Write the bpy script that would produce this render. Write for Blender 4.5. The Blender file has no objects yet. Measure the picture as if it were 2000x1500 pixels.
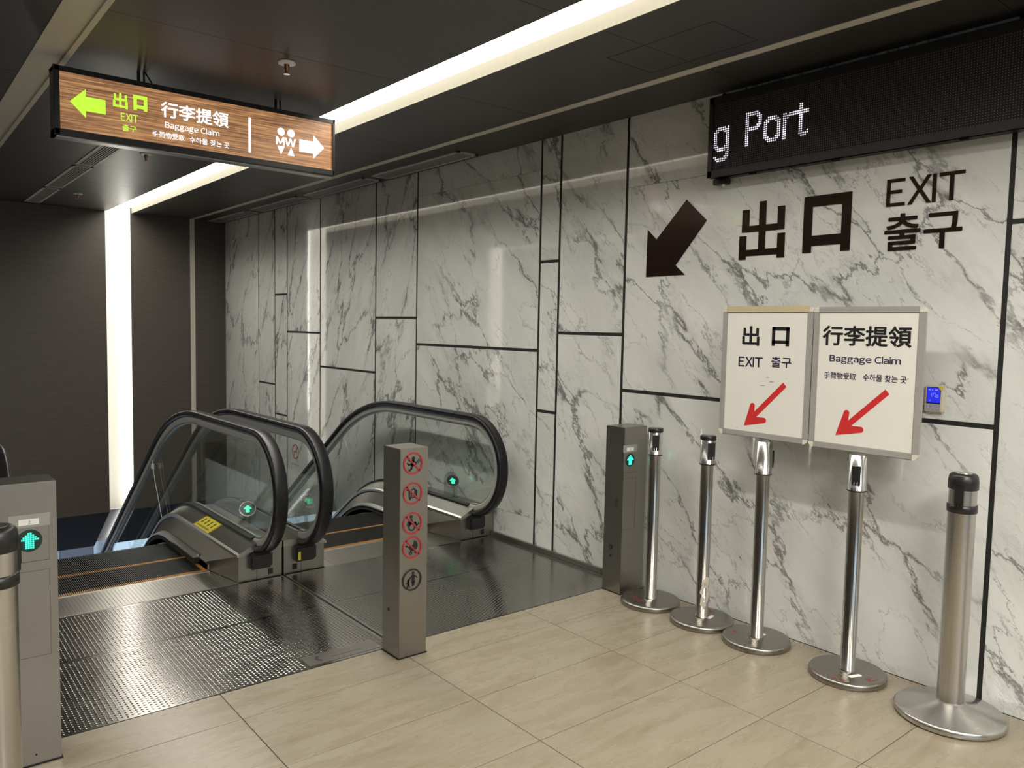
import bpy, bmesh, math, random
from mathutils import Vector, Matrix
random.seed(7)
C = bpy.context.scene.collection
D = bpy.data
SC = bpy.context.scene
PI = math.pi

# ------------------------------------------------------------------ camera
cam_data = D.cameras.new('camera'); cam = D.objects.new('camera', cam_data); C.objects.link(cam)
cam_data.sensor_fit = 'HORIZONTAL'; cam_data.sensor_width = 36.0; cam_data.lens = 1530.237 / 2000 * 36
cam_data.clip_start = 0.05; cam_data.clip_end = 200
yaw, pitch, roll = 0.68624, -0.071265, 0.0200847
fw = Vector((math.sin(yaw) * math.cos(pitch), math.cos(yaw) * math.cos(pitch), math.sin(pitch)))
rt = fw.cross(Vector((0, 0, 1))).normalized(); up = rt.cross(fw)
r2 = rt * math.cos(roll) + up * math.sin(roll); u2 = up * math.cos(roll) - rt * math.sin(roll)
M = Matrix((r2, u2, -fw)).transposed().to_4x4(); M.translation = Vector((0, 0, 1.5))
cam.matrix_world = M
SC.camera = cam
# ------------------------------------------------------------------ world and exposure
w = D.worlds.new('world'); SC.world = w; w.use_nodes = True
wb = w.node_tree.nodes['Background']; wb.inputs[0].default_value = (0.62, 0.78, 1.0, 1); wb.inputs[1].default_value = 2.0
SC.view_settings.view_transform = 'Standard'; SC.view_settings.look = 'None'
SC.view_settings.exposure = 0.0; SC.view_settings.gamma = 1.0; SC.view_settings.use_curve_mapping = False
SC.cycles.use_denoising = True
SC.cycles.max_bounces = 8; SC.cycles.diffuse_bounces = 4; SC.cycles.glossy_bounces = 5; SC.cycles.transparent_max_bounces = 24
SC.cycles.sample_clamp_indirect = 6.0
COVE = 6.0        # radiance of the recessed light strips
COVE_LAMP = 135.0
HALL = 1.0       # gain of the downlight panels of the hall behind the photographer
def area(name, loc, rot, sx, sy, power, col):
    l = D.lights.new(name, 'AREA'); l.shape = 'RECTANGLE'; l.size = sx; l.size_y = sy; l.energy = power; l.color = col
    o = D.objects.new(name, l); C.objects.link(o); o.location = loc; o.rotation_euler = rot; return o
for x, y, e_ in ((1.3, -0.6, 95), (-1.8, -1.2, 28), (1.3, -3.6, 85), (-1.8, -4.2, 30)):
    area('hall_lamp', (x, y, 2.70), (0, 0, 0), 1.2, 0.5, HALL * e_, (1.0, 0.95, 0.86))
for x in (2.2525, -.835):
    a_ = area('cove_lamp', (x, 1.9, 2.795), (0, 0, 0), .05, 15.6, COVE_LAMP, (1.0, 0.96, 0.87)); a_.data.spread = math.radians(140)
area('lower_hall_fill', (3.0, 15.0, -1.6), (0, 0, 0), 8, 6, 120, (0.85, 0.86, 1.0))  # added fill light with no known fixture, brightens the lower hall

# ------------------------------------------------------------------ materials
MATS = {}
class NT:
    def __init__(s, name):
        m = D.materials.new(name); m.use_nodes = True; s.m = m; s.t = m.node_tree; s.n = s.t.nodes
        s.b = s.n['Principled BSDF']; s.out = s.n['Material Output']
    def N(s, typ, **k):
        n = s.n.new(typ)
        for a, v in k.items():
            if a.startswith('i_'): n.inputs[a[2:].replace('_', ' ')].default_value = v
            else: setattr(n, a, v)
        return n
    def L(s, a, b): s.t.links.new(a, b)
    def math(s, op, a, b=None, c=None, clamp=False):
        n = s.n.new('ShaderNodeMath'); n.operation = op; n.use_clamp = clamp
        for i, v in enumerate((a, b, c)):
            if v is None: continue
            if isinstance(v, (int, float)): n.inputs[i].default_value = v
            else: s.L(v, n.inputs[i])
        return n.outputs[0]
    def mix(s, fac, a, b):
        n = s.n.new('ShaderNodeMix'); n.data_type = 'RGBA'
        for i, v in ((0, fac), (6, a), (7, b)):
            if isinstance(v, (int, float)): n.inputs[i].default_value = v
            elif isinstance(v, tuple): n.inputs[i].default_value = (*v, 1)
            else: s.L(v, n.inputs[i])
        return n.outputs[2]
    def ramp(s, v, stops):
        n = s.n.new('ShaderNodeValToRGB'); e = n.color_ramp.elements
        while len(e) < len(stops): e.new(0.5)
        for q, (p, c) in zip(e, stops): q.position = p; q.color = (*c, 1) if isinstance(c, tuple) else (c, c, c, 1)
        s.L(v, n.inputs[0]); return n.outputs[0]
    def coords(s, scale=(1, 1, 1), rot=(0, 0, 0), kind='Object', rand=0):
        tc = s.n.new('ShaderNodeTexCoord'); v = tc.outputs[kind]
        if rand:
            oi = s.n.new('ShaderNodeObjectInfo')
            cb = s.n.new('ShaderNodeCombineXYZ')
            r_ = s.math('MULTIPLY', oi.outputs['Random'], rand)
            for i in range(3): s.L(r_, cb.inputs[i])
            ad = s.n.new('ShaderNodeVectorMath'); s.L(v, ad.inputs[0]); s.L(cb.outputs[0], ad.inputs[1]); v = ad.outputs[0]
        mp = s.n.new('ShaderNodeMapping'); mp.inputs['Scale'].default_value = scale; mp.inputs['Rotation'].default_value = rot
        s.L(v, mp.inputs[0]); return mp.outputs[0]
    def noise(s, vec, scale, detail=2, rough=0.5, dist=0.0):
        n = s.n.new('ShaderNodeTexNoise'); s.L(vec, n.inputs['Vector'])
        n.inputs['Scale'].default_value = scale; n.inputs['Detail'].default_value = detail
        n.inputs['Roughness'].default_value = rough; n.inputs['Distortion'].default_value = dist
        return n.outputs[0]
    def bump(s, h, strength, dist=0.002):
        n = s.n.new('ShaderNodeBump'); n.inputs['Strength'].default_value = strength; n.inputs['Distance'].default_value = dist
        s.L(h, n.inputs['Height']); s.L(n.outputs[0], s.b.inputs['Normal'])
    def col(s, v):
        if isinstance(v, tuple): s.b.inputs['Base Color'].default_value = (*v, 1)
        else: s.L(v, s.b.inputs['Base Color'])
    def set(s, rough=None, metal=None, spec=None):
        if rough is not None:
            if isinstance(rough, (int, float)): s.b.inputs['Roughness'].default_value = rough
            else: s.L(rough, s.b.inputs['Roughness'])
        if metal is not None: s.b.inputs['Metallic'].default_value = metal
        if spec is not None: s.b.inputs['Specular IOR Level'].default_value = spec
def srgb(r, g, b):
    f = lambda c: (c / 255 / 12.92) if c / 255 <= 0.04045 else ((c / 255 + 0.055) / 1.055) ** 2.4
    return (f(r), f(g), f(b))
def simple(name, col, rough=0.5, metal=0.0, grain=0.08, gs=40, spec=None):
    t = NT(name); v = t.coords(); n = t.noise(v, gs, 3)
    a = tuple(c * (1 - grain) for c in col); b = tuple(min(1, c * (1 + grain)) for c in col)
    t.col(t.mix(n, a, b)); t.set(rough, metal, spec); MATS[name] = t.m; return t
def emis(name, col, strength, base=(0.02, 0.02, 0.02)):
    t = NT(name); t.col(base); t.b.inputs['Emission Color'].default_value = (*col, 1); t.b.inputs['Emission Strength'].default_value = strength
    t.set(0.4); MATS[name] = t.m; return t

def marble(name, ang):
    t = NT(name)
    v = t.coords(rot=(ang, 0, 0), scale=(1, 1.0, 1.0), rand=37.0)
    st = t.n.new('ShaderNodeMapping'); st.inputs['Scale'].default_value = (1, 1.9, 0.75); t.L(v, st.inputs[0]); v = st.outputs[0]
    wn = t.N('ShaderNodeTexNoise', i_Scale=2.6, i_Detail=9.0, i_Roughness=0.68); t.L(v, wn.inputs['Vector'])
    sub = t.N('ShaderNodeVectorMath', operation='SUBTRACT'); t.L(wn.outputs['Color'], sub.inputs[0]); sub.inputs[1].default_value = (.5, .5, .5)
    scl = t.N('ShaderNodeVectorMath', operation='SCALE'); t.L(sub.outputs[0], scl.inputs[0]); scl.inputs['Scale'].default_value = 0.60
    add = t.N('ShaderNodeVectorMath', operation='ADD'); t.L(v, add.inputs[0]); t.L(scl.outputs[0], add.inputs[1]); vv = add.outputs[0]
    def vor(sc):
        a = t.N('ShaderNodeTexVoronoi', feature='DISTANCE_TO_EDGE', i_Scale=sc); t.L(vv, a.inputs['Vector']); return a.outputs['Distance']
    m1 = t.noise(v, 1.7, 3, .6); m2 = t.noise(vv, 4.0, 3, .6)
    big = vor(1.25); wid = t.math('MULTIPLY', t.math('POWER', m2, 2.3), 0.115)
    l1 = t.math('SUBTRACT', 1.0, t.math('DIVIDE', big, wid), clamp=True)
    k1 = t.math('MULTIPLY', t.math('SUBTRACT', m1, 0.38), 7.0, clamp=True); l1 = t.math('MULTIPLY', l1, k1)
    med = vor(2.6); l2 = t.math('SUBTRACT', 1.0, t.math('DIVIDE', med, t.math('ADD', .008, t.math('MULTIPLY', wid, .35))), clamp=True)
    m3 = t.noise(v, 2.6, 4, .6); k2 = t.math('MULTIPLY', t.math('SUBTRACT', m3, 0.44), 8.0, clamp=True); l2 = t.math('MULTIPLY', l2, k2)
    rd = t.noise(vv, 2.4, 9, 0.68); r_ = t.math('ABSOLUTE', t.math('SUBTRACT', rd, 0.5))
    l3 = t.math('SUBTRACT', 1.0, t.math('DIVIDE', r_, 0.012), clamp=True)
    l3 = t.math('MULTIPLY', l3, t.math('MULTIPLY', t.math('SUBTRACT', m1, 0.47), 5.0, clamp=True))
    halo = t.math('SUBTRACT', 1.0, t.math('DIVIDE', big, 0.16), clamp=True)
    halo = t.math('MULTIPLY', t.math('POWER', halo, 1.6), t.math('MULTIPLY', t.math('SUBTRACT', m2, 0.47), 5.0, clamp=True))
    cloud = t.noise(v, 1.3, 6, .6)
    c = t.mix(t.math('MULTIPLY', t.math('SUBTRACT', cloud, .35), 2.2, clamp=True), (0.57, 0.575, 0.55), (0.75, 0.755, 0.725))
    c = t.mix(t.math('MULTIPLY', halo, .5), c, (0.33, 0.325, 0.32))
    c = t.mix(t.math('MULTIPLY', l3, .6), c, (0.26, 0.25, 0.25))
    c = t.mix(t.math('MULTIPLY', l2, .75), c, (0.17, 0.16, 0.16))
    c = t.mix(t.math('MULTIPLY', l1, .9), c, (0.11, 0.105, 0.11))
    t.col(c); t.set(0.05, 0, 0.85)
    rip = t.math('ADD', t.noise(t.coords(), 5, 2), t.math('MULTIPLY', t.noise(t.coords(), 30, 2), .12)); t.bump(rip, 0.030, 0.01); MATS[name] = t.m
marble('marble_a', -0.42); marble('marble_b', 0.75)

def laminate(name, c0, c1, scale, rough, spec=0.5, metal=0.0):
    t = NT(name); v = t.coords(scale=scale, rand=11.0); n = t.noise(v, 1.0, 6, .65); n2 = t.noise(v, 0.23, 3, .5)
    t.col(t.mix(t.math('ADD', t.math('MULTIPLY', n, .75), t.math('MULTIPLY', n2, .25)), c0, c1))
    t.set(rough, metal, spec); t.bump(n, 0.12, 0.001); MATS[name] = t.m
laminate('wall_laminate', (0.020, 0.0165, 0.0135), (0.125, 0.103, 0.085), (6, 6, 180), 0.42)
laminate('ceiling_laminate', (0.024, 0.021, 0.019), (0.066, 0.058, 0.053), (7, 160, 7), 0.42, 0.42)
simple('soffit_dark', (0.006, 0.006, 0.007), 0.7)  # dark brown soffit without light: its shade is put into this near-black
simple('channel_white', (0.80, 0.78, 0.72), 0.5); simple('channel_beige', (0.25, 0.23, 0.175), 0.6); simple('cream', (0.70, 0.66, 0.55), 0.5); simple('beige_trim', (0.56, 0.52, 0.43), 0.45)
simple('white_paint', (0.7, 0.7, 0.68), 0.5); simple('brown_plain', (0.10, 0.085, 0.07), 0.6)

t = NT('tile'); v = t.coords(rot=(0, 0, 0.25), scale=(1.6, 7.0, 1), rand=23.0)
n = t.noise(v, 2.2, 8, .62, .6); n2 = t.noise(t.coords(rand=5.0), 1.4, 4)
c = t.ramp(n, [(0.26, (0.174, 0.139, 0.09)), (0.40, (0.238, 0.201, 0.141)), (0.60, (0.267, 0.233, 0.173)), (0.80, (0.293, 0.261, 0.199))])
c = t.mix(t.math('MULTIPLY', n2, .35), c, (0.231, 0.195, 0.139)); t.col(c)
t.set(t.math('ADD', t.math('MULTIPLY', n, .15), .20), 0, .5); t.bump(n, .05, .003); MATS['tile'] = t.m
simple('grout', (0.06, 0.05, 0.04), 0.8)

def steel(name, base, rough, scale, amp=0.10, bumpk=0.05, metal=1.0):
    t = NT(name); v = t.coords(scale=scale); n = t.noise(v, 1.0, 4, .6); n2 = t.noise(t.coords(), 3.0, 4, .6)
    a = tuple(c * .82 for c in base); t.col(t.mix(t.math('ADD', t.math('MULTIPLY', n, .5), t.math('MULTIPLY', n2, .5)), a, base))
    t.set(t.math('ADD', t.math('MULTIPLY', n, amp), t.math('ADD', t.math('MULTIPLY', n2, amp), rough - amp)), metal); t.bump(n, bumpk, .0006); MATS[name] = t.m; return t
steel('steel', (0.35, 0.335, 0.31), 0.34, (160, 160, 6), .08, .06)
steel('steel_deck', (0.47, 0.45, 0.41), 0.30, (200, 8, 60), .06, .04)
steel('steel_post', (0.56, 0.53, 0.48), 0.18, (6, 6, 14), .05, .003)
steel('steel_brushed_post', (0.60, 0.58, 0.55), 0.27, (3, 3, 3), .03, .0)
steel('steel_worn', (0.36, 0.335, 0.30), 0.30, (14, 14, 14), .16, .25)
steel('chrome', (0.85, 0.84, 0.83), 0.20, (8, 8, 8), .02, .0)
steel('aluminium', (0.60, 0.59, 0.56), 0.36, (30, 30, 30), .04, .02)
steel('rail_guide', (0.40, 0.39, 0.37), 0.42, (30, 30, 30), .04, .02, .25)
def plate(name, px, py, base, k=0.6, smooth=False):
    t = NT(name); tc = t.n.new('ShaderNodeTexCoord'); sx = t.n.new('ShaderNodeSeparateXYZ'); t.L(tc.outputs['Object'], sx.inputs[0])
    a = t.math('SINE', t.math('MULTIPLY', sx.outputs[0], 2 * PI / px)); a = t.math('MAXIMUM', a, 0.0)
    if not smooth:
        b = t.math('ADD', t.math('MULTIPLY', t.math('SINE', t.math('MULTIPLY', sx.outputs[1], 2 * PI / py)), .5), .5)
        a = t.math('MULTIPLY', a, t.math('ADD', t.math('MULTIPLY', b, .8), .2))
    n2 = t.noise(t.coords(), 2.2, 5, .6)
    t.col(t.mix(t.math('ADD', t.math('MULTIPLY', a, .45), t.math('MULTIPLY', n2, .4)), tuple(c * .55 for c in base), base))
    t.set(t.math('ADD', t.math('MULTIPLY', n2, .16), .20), 1.0); t.bump(a, k, .0025); MATS[name] = t.m
steel('floor_plate', (0.36, 0.345, 0.32), 0.19, (30, 30, 30), .10, .0); plate('comb_steel', 0.030, 0.02, (0.47, 0.45, 0.42), .25, True)
simple('rubber', (0.007, 0.007, 0.008), 0.33, 0, .1, 60, .3); simple('black_plastic', (0.010, 0.010, 0.010), 0.35)
simple('black_matte', (0.006, 0.006, 0.006), 0.7); simple('black_brush', (0.008, 0.008, 0.008), 0.9)
simple('step_black', (0.016, 0.016, 0.016), 0.5, 0, .1, 40, .25); simple('orange_edge', (0.42, 0.20, 0.05), 0.5)
simple('yellow', (0.62, 0.52, 0.04), 0.45); simple('letter_brown', (0.017, 0.009, 0.007), 0.16)
simple('black_print', (0.012, 0.012, 0.014), 0.4); simple('navy_print', (0.015, 0.012, 0.05), 0.4)
simple('red_print', (0.55, 0.03, 0.03), 0.35); simple('red_ink', (0.30, 0.03, 0.025), 0.6, 0, .3)
simple('paper', (0.70, 0.68, 0.63), 0.30, 0, .04, 6); simple('white_sticker', (0.75, 0.74, 0.72), 0.5)
simple('peeled_paper', (0.50, 0.46, 0.38), 0.8, 0, .35, 60); simple('sheet_film', (0.30, 0.30, 0.28), 0.25)
simple('frame_grey', (0.43, 0.42, 0.39), 0.35, 0.35); simple('corner_clear', (0.62, 0.59, 0.50), 0.25)
simple('old_tape', (0.50, 0.42, 0.27), 0.3); simple('cream_plastic', (0.55, 0.50, 0.40), 0.4)
simple('button_film', (0.30, 0.28, 0.27), 0.4); simple('vent_grey', (0.45, 0.44, 0.41), 0.5); simple('white_rose', (0.75, 0.74, 0.7), 0.4)
simple('brass', (0.35, 0.17, 0.09), 0.3, 1.0); simple('lens_green', (0.004, 0.03, 0.018), 0.2)
simple('led_dot_off', (0.30, 0.29, 0.27), 0.4); simple('wall_red', (0.36, 0.025, 0.03), 0.4); simple('grey_print', (0.20, 0.20, 0.20), .6)
simple('pale_panel', (0.75, 0.78, 0.82), 0.4); simple('lower_floor', (0.62, 0.66, 0.72), 0.15); simple('column_grey', (0.25, 0.27, 0.30), 0.5)
simple('pink_board', (0.75, 0.40, 0.50), 0.5)
simple('diffuser_grey', (0.20, 0.20, 0.195), 0.5)
emis('cove_glow', (1.0, 0.96, 0.86), COVE); emis('wall_glow', (1.0, 0.97, 0.88), 7.0); emis('soffit_glow', (1.0, 0.96, 0.92), 5.0); emis('led_green', (0.03, 1.0, 0.45), 2.2); emis('led_teal', (0.03, 1.0, 0.62), 2.2)
emis('led_white', (1.0, 0.86, 1.0), 1.5); emis('sign_white', (0.92, 0.95, 1.0), 1.35); emis('sign_green', (0.55, 1.0, 0.05), 1.1)
emis('lcd_blue', (0.01, 0.02, 0.85), 0.9); emis('lcd_pale', (0.35, 0.40, 1.0), 1.0); emis('button_glow', (0.30, 0.26, 0.62), 0.9)
t = NT('sign_wood'); v = t.coords(scale=(5, 5, 190)); n = t.noise(v, 1.0, 5, .6, .3); n2 = t.noise(t.coords(scale=(2.2, 1, 3)), 1.0, 2)
c = t.ramp(n, [(0.32, (0.085, 0.040, 0.018)), (0.46, (0.20, 0.100, 0.048)), (0.56, (0.36, 0.18, 0.075)), (0.72, (0.58, 0.33, 0.15))])
t.col((.2, .1, .05)); t.L(c, t.b.inputs['Emission Color']); t.L(t.math('ADD', t.math('MULTIPLY', n2, .8), .75), t.b.inputs['Emission Strength']); t.set(.3); MATS['sign_wood'] = t.m
t = NT('glass'); t.n.remove(t.b)
tr = t.N('ShaderNodeBsdfTransparent'); tr.inputs[0].default_value = (0.91, 0.93, 0.92, 1)
gl = t.N('ShaderNodeBsdfGlossy'); gl.inputs['Roughness'].default_value = 0.01; gl.inputs['Color'].default_value = (.9, .95, .93, 1)
ge = t.N('ShaderNodeNewGeometry'); fr = t.N('ShaderNodeFresnel'); t.L(t.math('SUBTRACT', 1.5, t.math('MULTIPLY', ge.outputs['Backfacing'], 1.5 - 1 / 1.5)), fr.inputs[0]); mx = t.N('ShaderNodeMixShader'); t.L(fr.outputs[0], mx.inputs[0]); t.L(tr.outputs[0], mx.inputs[1]); t.L(gl.outputs[0], mx.inputs[2])
t.L(mx.outputs[0], t.out.inputs[0]); MATS['glass'] = t.m
t = NT('acrylic'); t.n.remove(t.b)
tr = t.N('ShaderNodeBsdfTransparent'); tr.inputs[0].default_value = (0.82, 0.83, 0.82, 1)
gl = t.N('ShaderNodeBsdfGlossy'); gl.inputs['Roughness'].default_value = 0.05
ge = t.N('ShaderNodeNewGeometry'); fr = t.N('ShaderNodeFresnel'); t.L(t.math('SUBTRACT', 1.7, t.math('MULTIPLY', ge.outputs['Backfacing'], 1.7 - 1 / 1.7)), fr.inputs[0]); mx = t.N('ShaderNodeMixShader'); t.L(fr.outputs[0], mx.inputs[0]); t.L(tr.outputs[0], mx.inputs[1]); t.L(gl.outputs[0], mx.inputs[2])
t.L(mx.outputs[0], t.out.inputs[0]); MATS['acrylic'] = t.m

# ------------------------------------------------------------------ geometry helpers
class Fr:
    """a little frame: origin, u (right), v (up), n (towards the viewer of the face)"""
    def __init__(s, o, u, v):
        s.o = Vector(o); s.u = Vector(u).normalized(); s.v = Vector(v).normalized(); s.n = s.u.cross(s.v)
    def __call__(s, a, b, c=0.0): return s.o + s.u * a + s.v * b + s.n * c
W3 = Fr((0, 0, 0), (1, 0, 0), (0, 1, 0))
class MB:
    def __init__(s): s.v = []; s.f = []; s.sm = set()
    def add(s, vs, fs, smooth=False):
        k = len(s.v); s.v += [Vector(p) for p in vs]
        for f in fs:
            if smooth: s.sm.add(len(s.f))
            s.f.append([i + k for i in f])
        return s
    def box(s, x0, x1, y0, y1, z0, z1, fr=W3):
        return s.add([fr(x, y, z) for z in (z0, z1) for y in (y0, y1) for x in (x0, x1)],
                     [(0, 2, 3, 1), (4, 5, 7, 6), (0, 1, 5, 4), (2, 6, 7, 3), (0, 4, 6, 2), (1, 3, 7, 5)])
    def prism(s, pts, c0, c1, fr=W3):
        n = len(pts)
        ar = sum(pts[i][0] * pts[(i + 1) % n][1] - pts[(i + 1) % n][0] * pts[i][1] for i in range(n))
        if ar < 0: pts = pts[::-1]
        return s.add([fr(a, b, c0) for a, b in pts] + [fr(a, b, c1) for a, b in pts],
                     [tuple(range(n))[::-1], tuple(range(n, 2 * n))] + [(i, (i + 1) % n, (i + 1) % n + n, i + n) for i in range(n)])
    def disc(s, a, b, r, c0, c1, fr=W3, n=24, sy=1.0):
        return s.prism([(a + r * math.cos(2 * PI * i / n), b + r * sy * math.sin(2 * PI * i / n)) for i in range(n)], c0, c1, fr)
    def ring(s, a, b, r0, r1, c0, c1, fr=W3, n=40, a0=0, a1=2 * PI):
        full = abs(a1 - a0 - 2 * PI) < 1e-6; vs = []; fs = []; m = n if full else n + 1
        for i in range(m):
            t = a0 + (a1 - a0) * i / n; cs, sn = math.cos(t), math.sin(t)
            vs += [fr(a + r0 * cs, b + r0 * sn, c0), fr(a + r1 * cs, b + r1 * sn, c0), fr(a + r1 * cs, b + r1 * sn, c1), fr(a + r0 * cs, b + r0 * sn, c1)]
        for i in range(n):
            j = (i + 1) % m
            for q in range(4): fs.append((i * 4 + q, j * 4 + q, j * 4 + (q + 1) % 4, i * 4 + (q + 1) % 4)[::-1])
        if not full: fs += [(0, 1, 2, 3)[::-1], tuple(4 * n + q for q in range(4))]
        return s.add(vs, fs)
    def seg(s, p, q, w, c0, c1, fr=W3, cap=True):
        p = Vector(p); q = Vector(q); d = (q - p); l = d.length
        if l < 1e-9: return s
        d /= l; nn = Vector((-d.y, d.x)) * w / 2
        s.prism([tuple(p - nn), tuple(q - nn), tuple(q + nn), tuple(p + nn)], c0, c1, fr)
        if cap: s.disc(p.x, p.y, w / 2, c0, c1, fr, 12); s.disc(q.x, q.y, w / 2, c0, c1, fr, 12)
        return s
    def lathe(s, x, y, prof, n=40, smooth=True):
        vs = []; fs = []; m = len(prof)
        for i in range(n):
            t = 2 * PI * i / n
            for r, z in prof: vs.append((x + r * math.cos(t), y + r * math.sin(t), z))
        for i in range(n):
            j = (i + 1) % n
            for k in range(m - 1): fs.append((i * m + k, j * m + k, j * m + k + 1, i * m + k + 1))
        s.add(vs, fs, smooth)
        s.add([(x + prof[-1][0] * math.cos(2 * PI * i / n), y + prof[-1][0] * math.sin(2 * PI * i / n), prof[-1][1]) for i in range(n)], [tuple(range(n))])
        return s.add([(x + prof[0][0] * math.cos(2 * PI * i / n), y + prof[0][0] * math.sin(2 * PI * i / n), prof[0][1]) for i in range(n)], [tuple(range(n))[::-1]])
    def tube(s, pts, r, n=8):
        pts = [Vector(p) for p in pts]; vs = []; fs = []
        for i, p in enumerate(pts):
            d = (pts[min(i + 1, len(pts) - 1)] - pts[max(i - 1, 0)]).normalized()
            a = d.cross(Vector((0, 0, 1)) if abs(d.z) < .9 else Vector((1, 0, 0))).normalized(); b = d.cross(a)
            for k in range(n): t = 2 * PI * k / n; vs.append(p + a * r * math.cos(t) + b * r * math.sin(t))
        for i in range(len(pts) - 1):
            for k in range(n): fs.append((i * n + k, i * n + (k + 1) % n, (i + 1) * n + (k + 1) % n, (i + 1) * n + k))
        s.add(vs, fs, True); return s.add([], []) if 0 else s
    def build(s, name, mat, parent=None, bevel=0.0, **props):
        me = D.meshes.new(name); off = parent.get('_o', (0, 0, 0)) if parent else (0, 0, 0)
        off = Vector(off)
        me.from_pydata([tuple(p - off) for p in s.v], [], s.f); me.update()
        me.polygons.foreach_set('use_smooth', [i in s.sm for i in range(len(me.polygons))])
        bm = bmesh.new(); bm.from_mesh(me)
        if bevel:
            bmesh.ops.remove_doubles(bm, verts=bm.verts, dist=1e-6)
            bmesh.ops.bevel(bm, geom=[e for e in bm.edges if len(e.link_faces) == 2 and e.calc_face_angle(0) > 0.5], offset=bevel, segments=2, affect='EDGES', clamp_overlap=True)
        bmesh.ops.recalc_face_normals(bm, faces=bm.faces); bm.to_mesh(me); bm.free()
        me.materials.append(MATS[mat])
        return link(name, me, parent, **props)
def link(name, me, parent=None, **props):
    o = D.objects.new(name, me); C.objects.link(o)
    if parent: o.parent = parent; o['_o'] = tuple(parent.get('_o', (0, 0, 0)))
    for k, v in props.items(): o[k] = v
    return o
def thing(name, loc, label, cat, group=None):
    o = D.objects.new(name, None); C.objects.link(o); o.location = loc; o['_o'] = tuple(loc); o.empty_display_size = .1
    o['label'] = label; o['category'] = cat
    if group: o['group'] = group
    return o
def S(o, **k):
    o['kind'] = 'structure'; return o
def B(*a, **k): return MB().box(*a, **k)
def glyphs(body):
    cu = D.curves.new('letters', 'FONT'); cu.body = body; cu.size = 1; cu.resolution_u = 3; cu.extrude = 0.5
    ob = D.objects.new('letters', cu); C.objects.link(ob); bpy.context.view_layer.update()
    dg = bpy.context.evaluated_depsgraph_get(); me = D.meshes.new_from_object(ob.evaluated_get(dg))
    C.objects.unlink(ob); D.objects.remove(ob)
    v = [tuple(p.co) for p in me.vertices]; f = [tuple(p.vertices) for p in me.polygons]; D.meshes.remove(me); return v, f
def text(body, fr, a0, a1, b0, b1, c0, c1, name, mat, parent, bold=0.0, **props):
    """sans lettering fitted into a0..a1 x b0..b1 of frame fr; Latin letters use their full-width twins"""
    if all(ord(ch) < 128 for ch in body):
        V, F = [], []; x = 0.0
        for ch in body:
            if ch == ' ': x += .26; continue
            if ch in 'Iil':
                H = .733 if ch == 'I' else (.545 if ch == 'i' else .77); q_ = [(0, .085, 0, H)] + ([(-.008, .093, .66, .76)] if ch == 'i' else [])
                bb_ = MB(); [bb_.box(a_, b_, c_, d_, -.5, .5) for a_, b_, c_, d_ in q_]; v, f = [tuple(p) for p in bb_.v], bb_.f
            else: v, f = glyphs(chr(ord(ch) + 0xFEE0))
            l = min(p[0] for p in v); r = max(p[0] for p in v)
            sb = .085 if ch not in 'XT' else .03
            k = len(V); V += [(p[0] - l + x, p[1], p[2]) for p in v]; F += [tuple(i + k for i in q) for q in f]; x += r - l + sb
    else: V, F = glyphs(body)
    xs = [v[0] for v in V]; ys_ = [v[1] for v in V]; x0, x1, y0, y1 = min(xs) - bold, max(xs) + bold, min(ys_) - bold, max(ys_) + bold
    off = Vector(parent.get('_o', (0, 0, 0))); vs = []; fs = []
    sh = [(0, 0)] if not bold else [(0, 0), (bold, 0), (-bold, 0), (0, bold), (0, -bold)] + [(sx * bold * .7, sy * bold * .7) for sx in (-1, 1) for sy in (-1, 1)]
    for q, (dx, dy) in enumerate(sh):
        k = len(vs)
        for v in V: vs.append(fr(a0 + (v[0] + dx - x0) / (x1 - x0) * (a1 - a0), b0 + (v[1] + dy - y0) / (y1 - y0) * (b1 - b0), (c1 + q * .00004) if v[2] > 0 else c0) - off)
        fs += [tuple(i + k for i in f_) for f_ in F]
    me = D.meshes.new(name); me.from_pydata([tuple(v) for v in vs], [], fs); me.update(); me.materials.append(MATS[mat])
    return link(name, me, parent, **props)

# ------------------------------------------------------------------ the setting
XW = 3.47; YB = 9.95; ZC = 2.74; YF = -6.0; XL = -5.5
def plane_struct(name, mb, mat): return S(mb.build(name, mat))
# floor: grout bed with tiles as pieces
fl = MB(); fl.box(XL, XW, YF, 3.107, -0.20, -0.003); fl.box(XL, 0.25, 3.107, YB, -0.20, -0.003)
floor = plane_struct('floor', fl, 'grout')
tm = {}
def tile(x0, x1, y0, y1):
    g = 0.0017; k = (round(x1 - x0, 4), round(y1 - y0, 4))
    if k not in tm:
        me = D.meshes.new('tile'); a, b = k[0] / 2 - g, k[1] / 2 - g; e = .0008
        me.from_pydata([(-a, -b, -.012), (a, -b, -.012), (a, b, -.012), (-a, b, -.012), (-a, -b, -e), (a, -b, -e), (a, b, -e), (-a, b, -e), (-a + e, -b + e, 0), (a - e, -b + e, 0), (a - e, b - e, 0), (-a + e, b - e, 0)], [],
                       [(0, 1, 5, 4), (1, 2, 6, 5), (2, 3, 7, 6), (3, 0, 4, 7), (4, 5, 9, 8), (5, 6, 10, 9), (6, 7, 11, 10), (7, 4, 8, 11), (8, 9, 10, 11)])
        me.materials.append(MATS['tile']); tm[k] = me
    o = D.objects.new('tile', tm[k]); C.objects.link(o); o.parent = floor; o.location = ((x0 + x1) / 2, (y0 + y1) / 2, 0)
ys = [3.107, 2.855] + [2.855 - .4 * i for i in range(1, 12)]
xs = [3.468, 3.45] + [3.45 - .8 * i for i in range(1, 7)]
for i in range(len(ys) - 1):
    for j in range(len(xs) - 1): tile(xs[j + 1], xs[j], ys[i + 1], ys[i])
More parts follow.
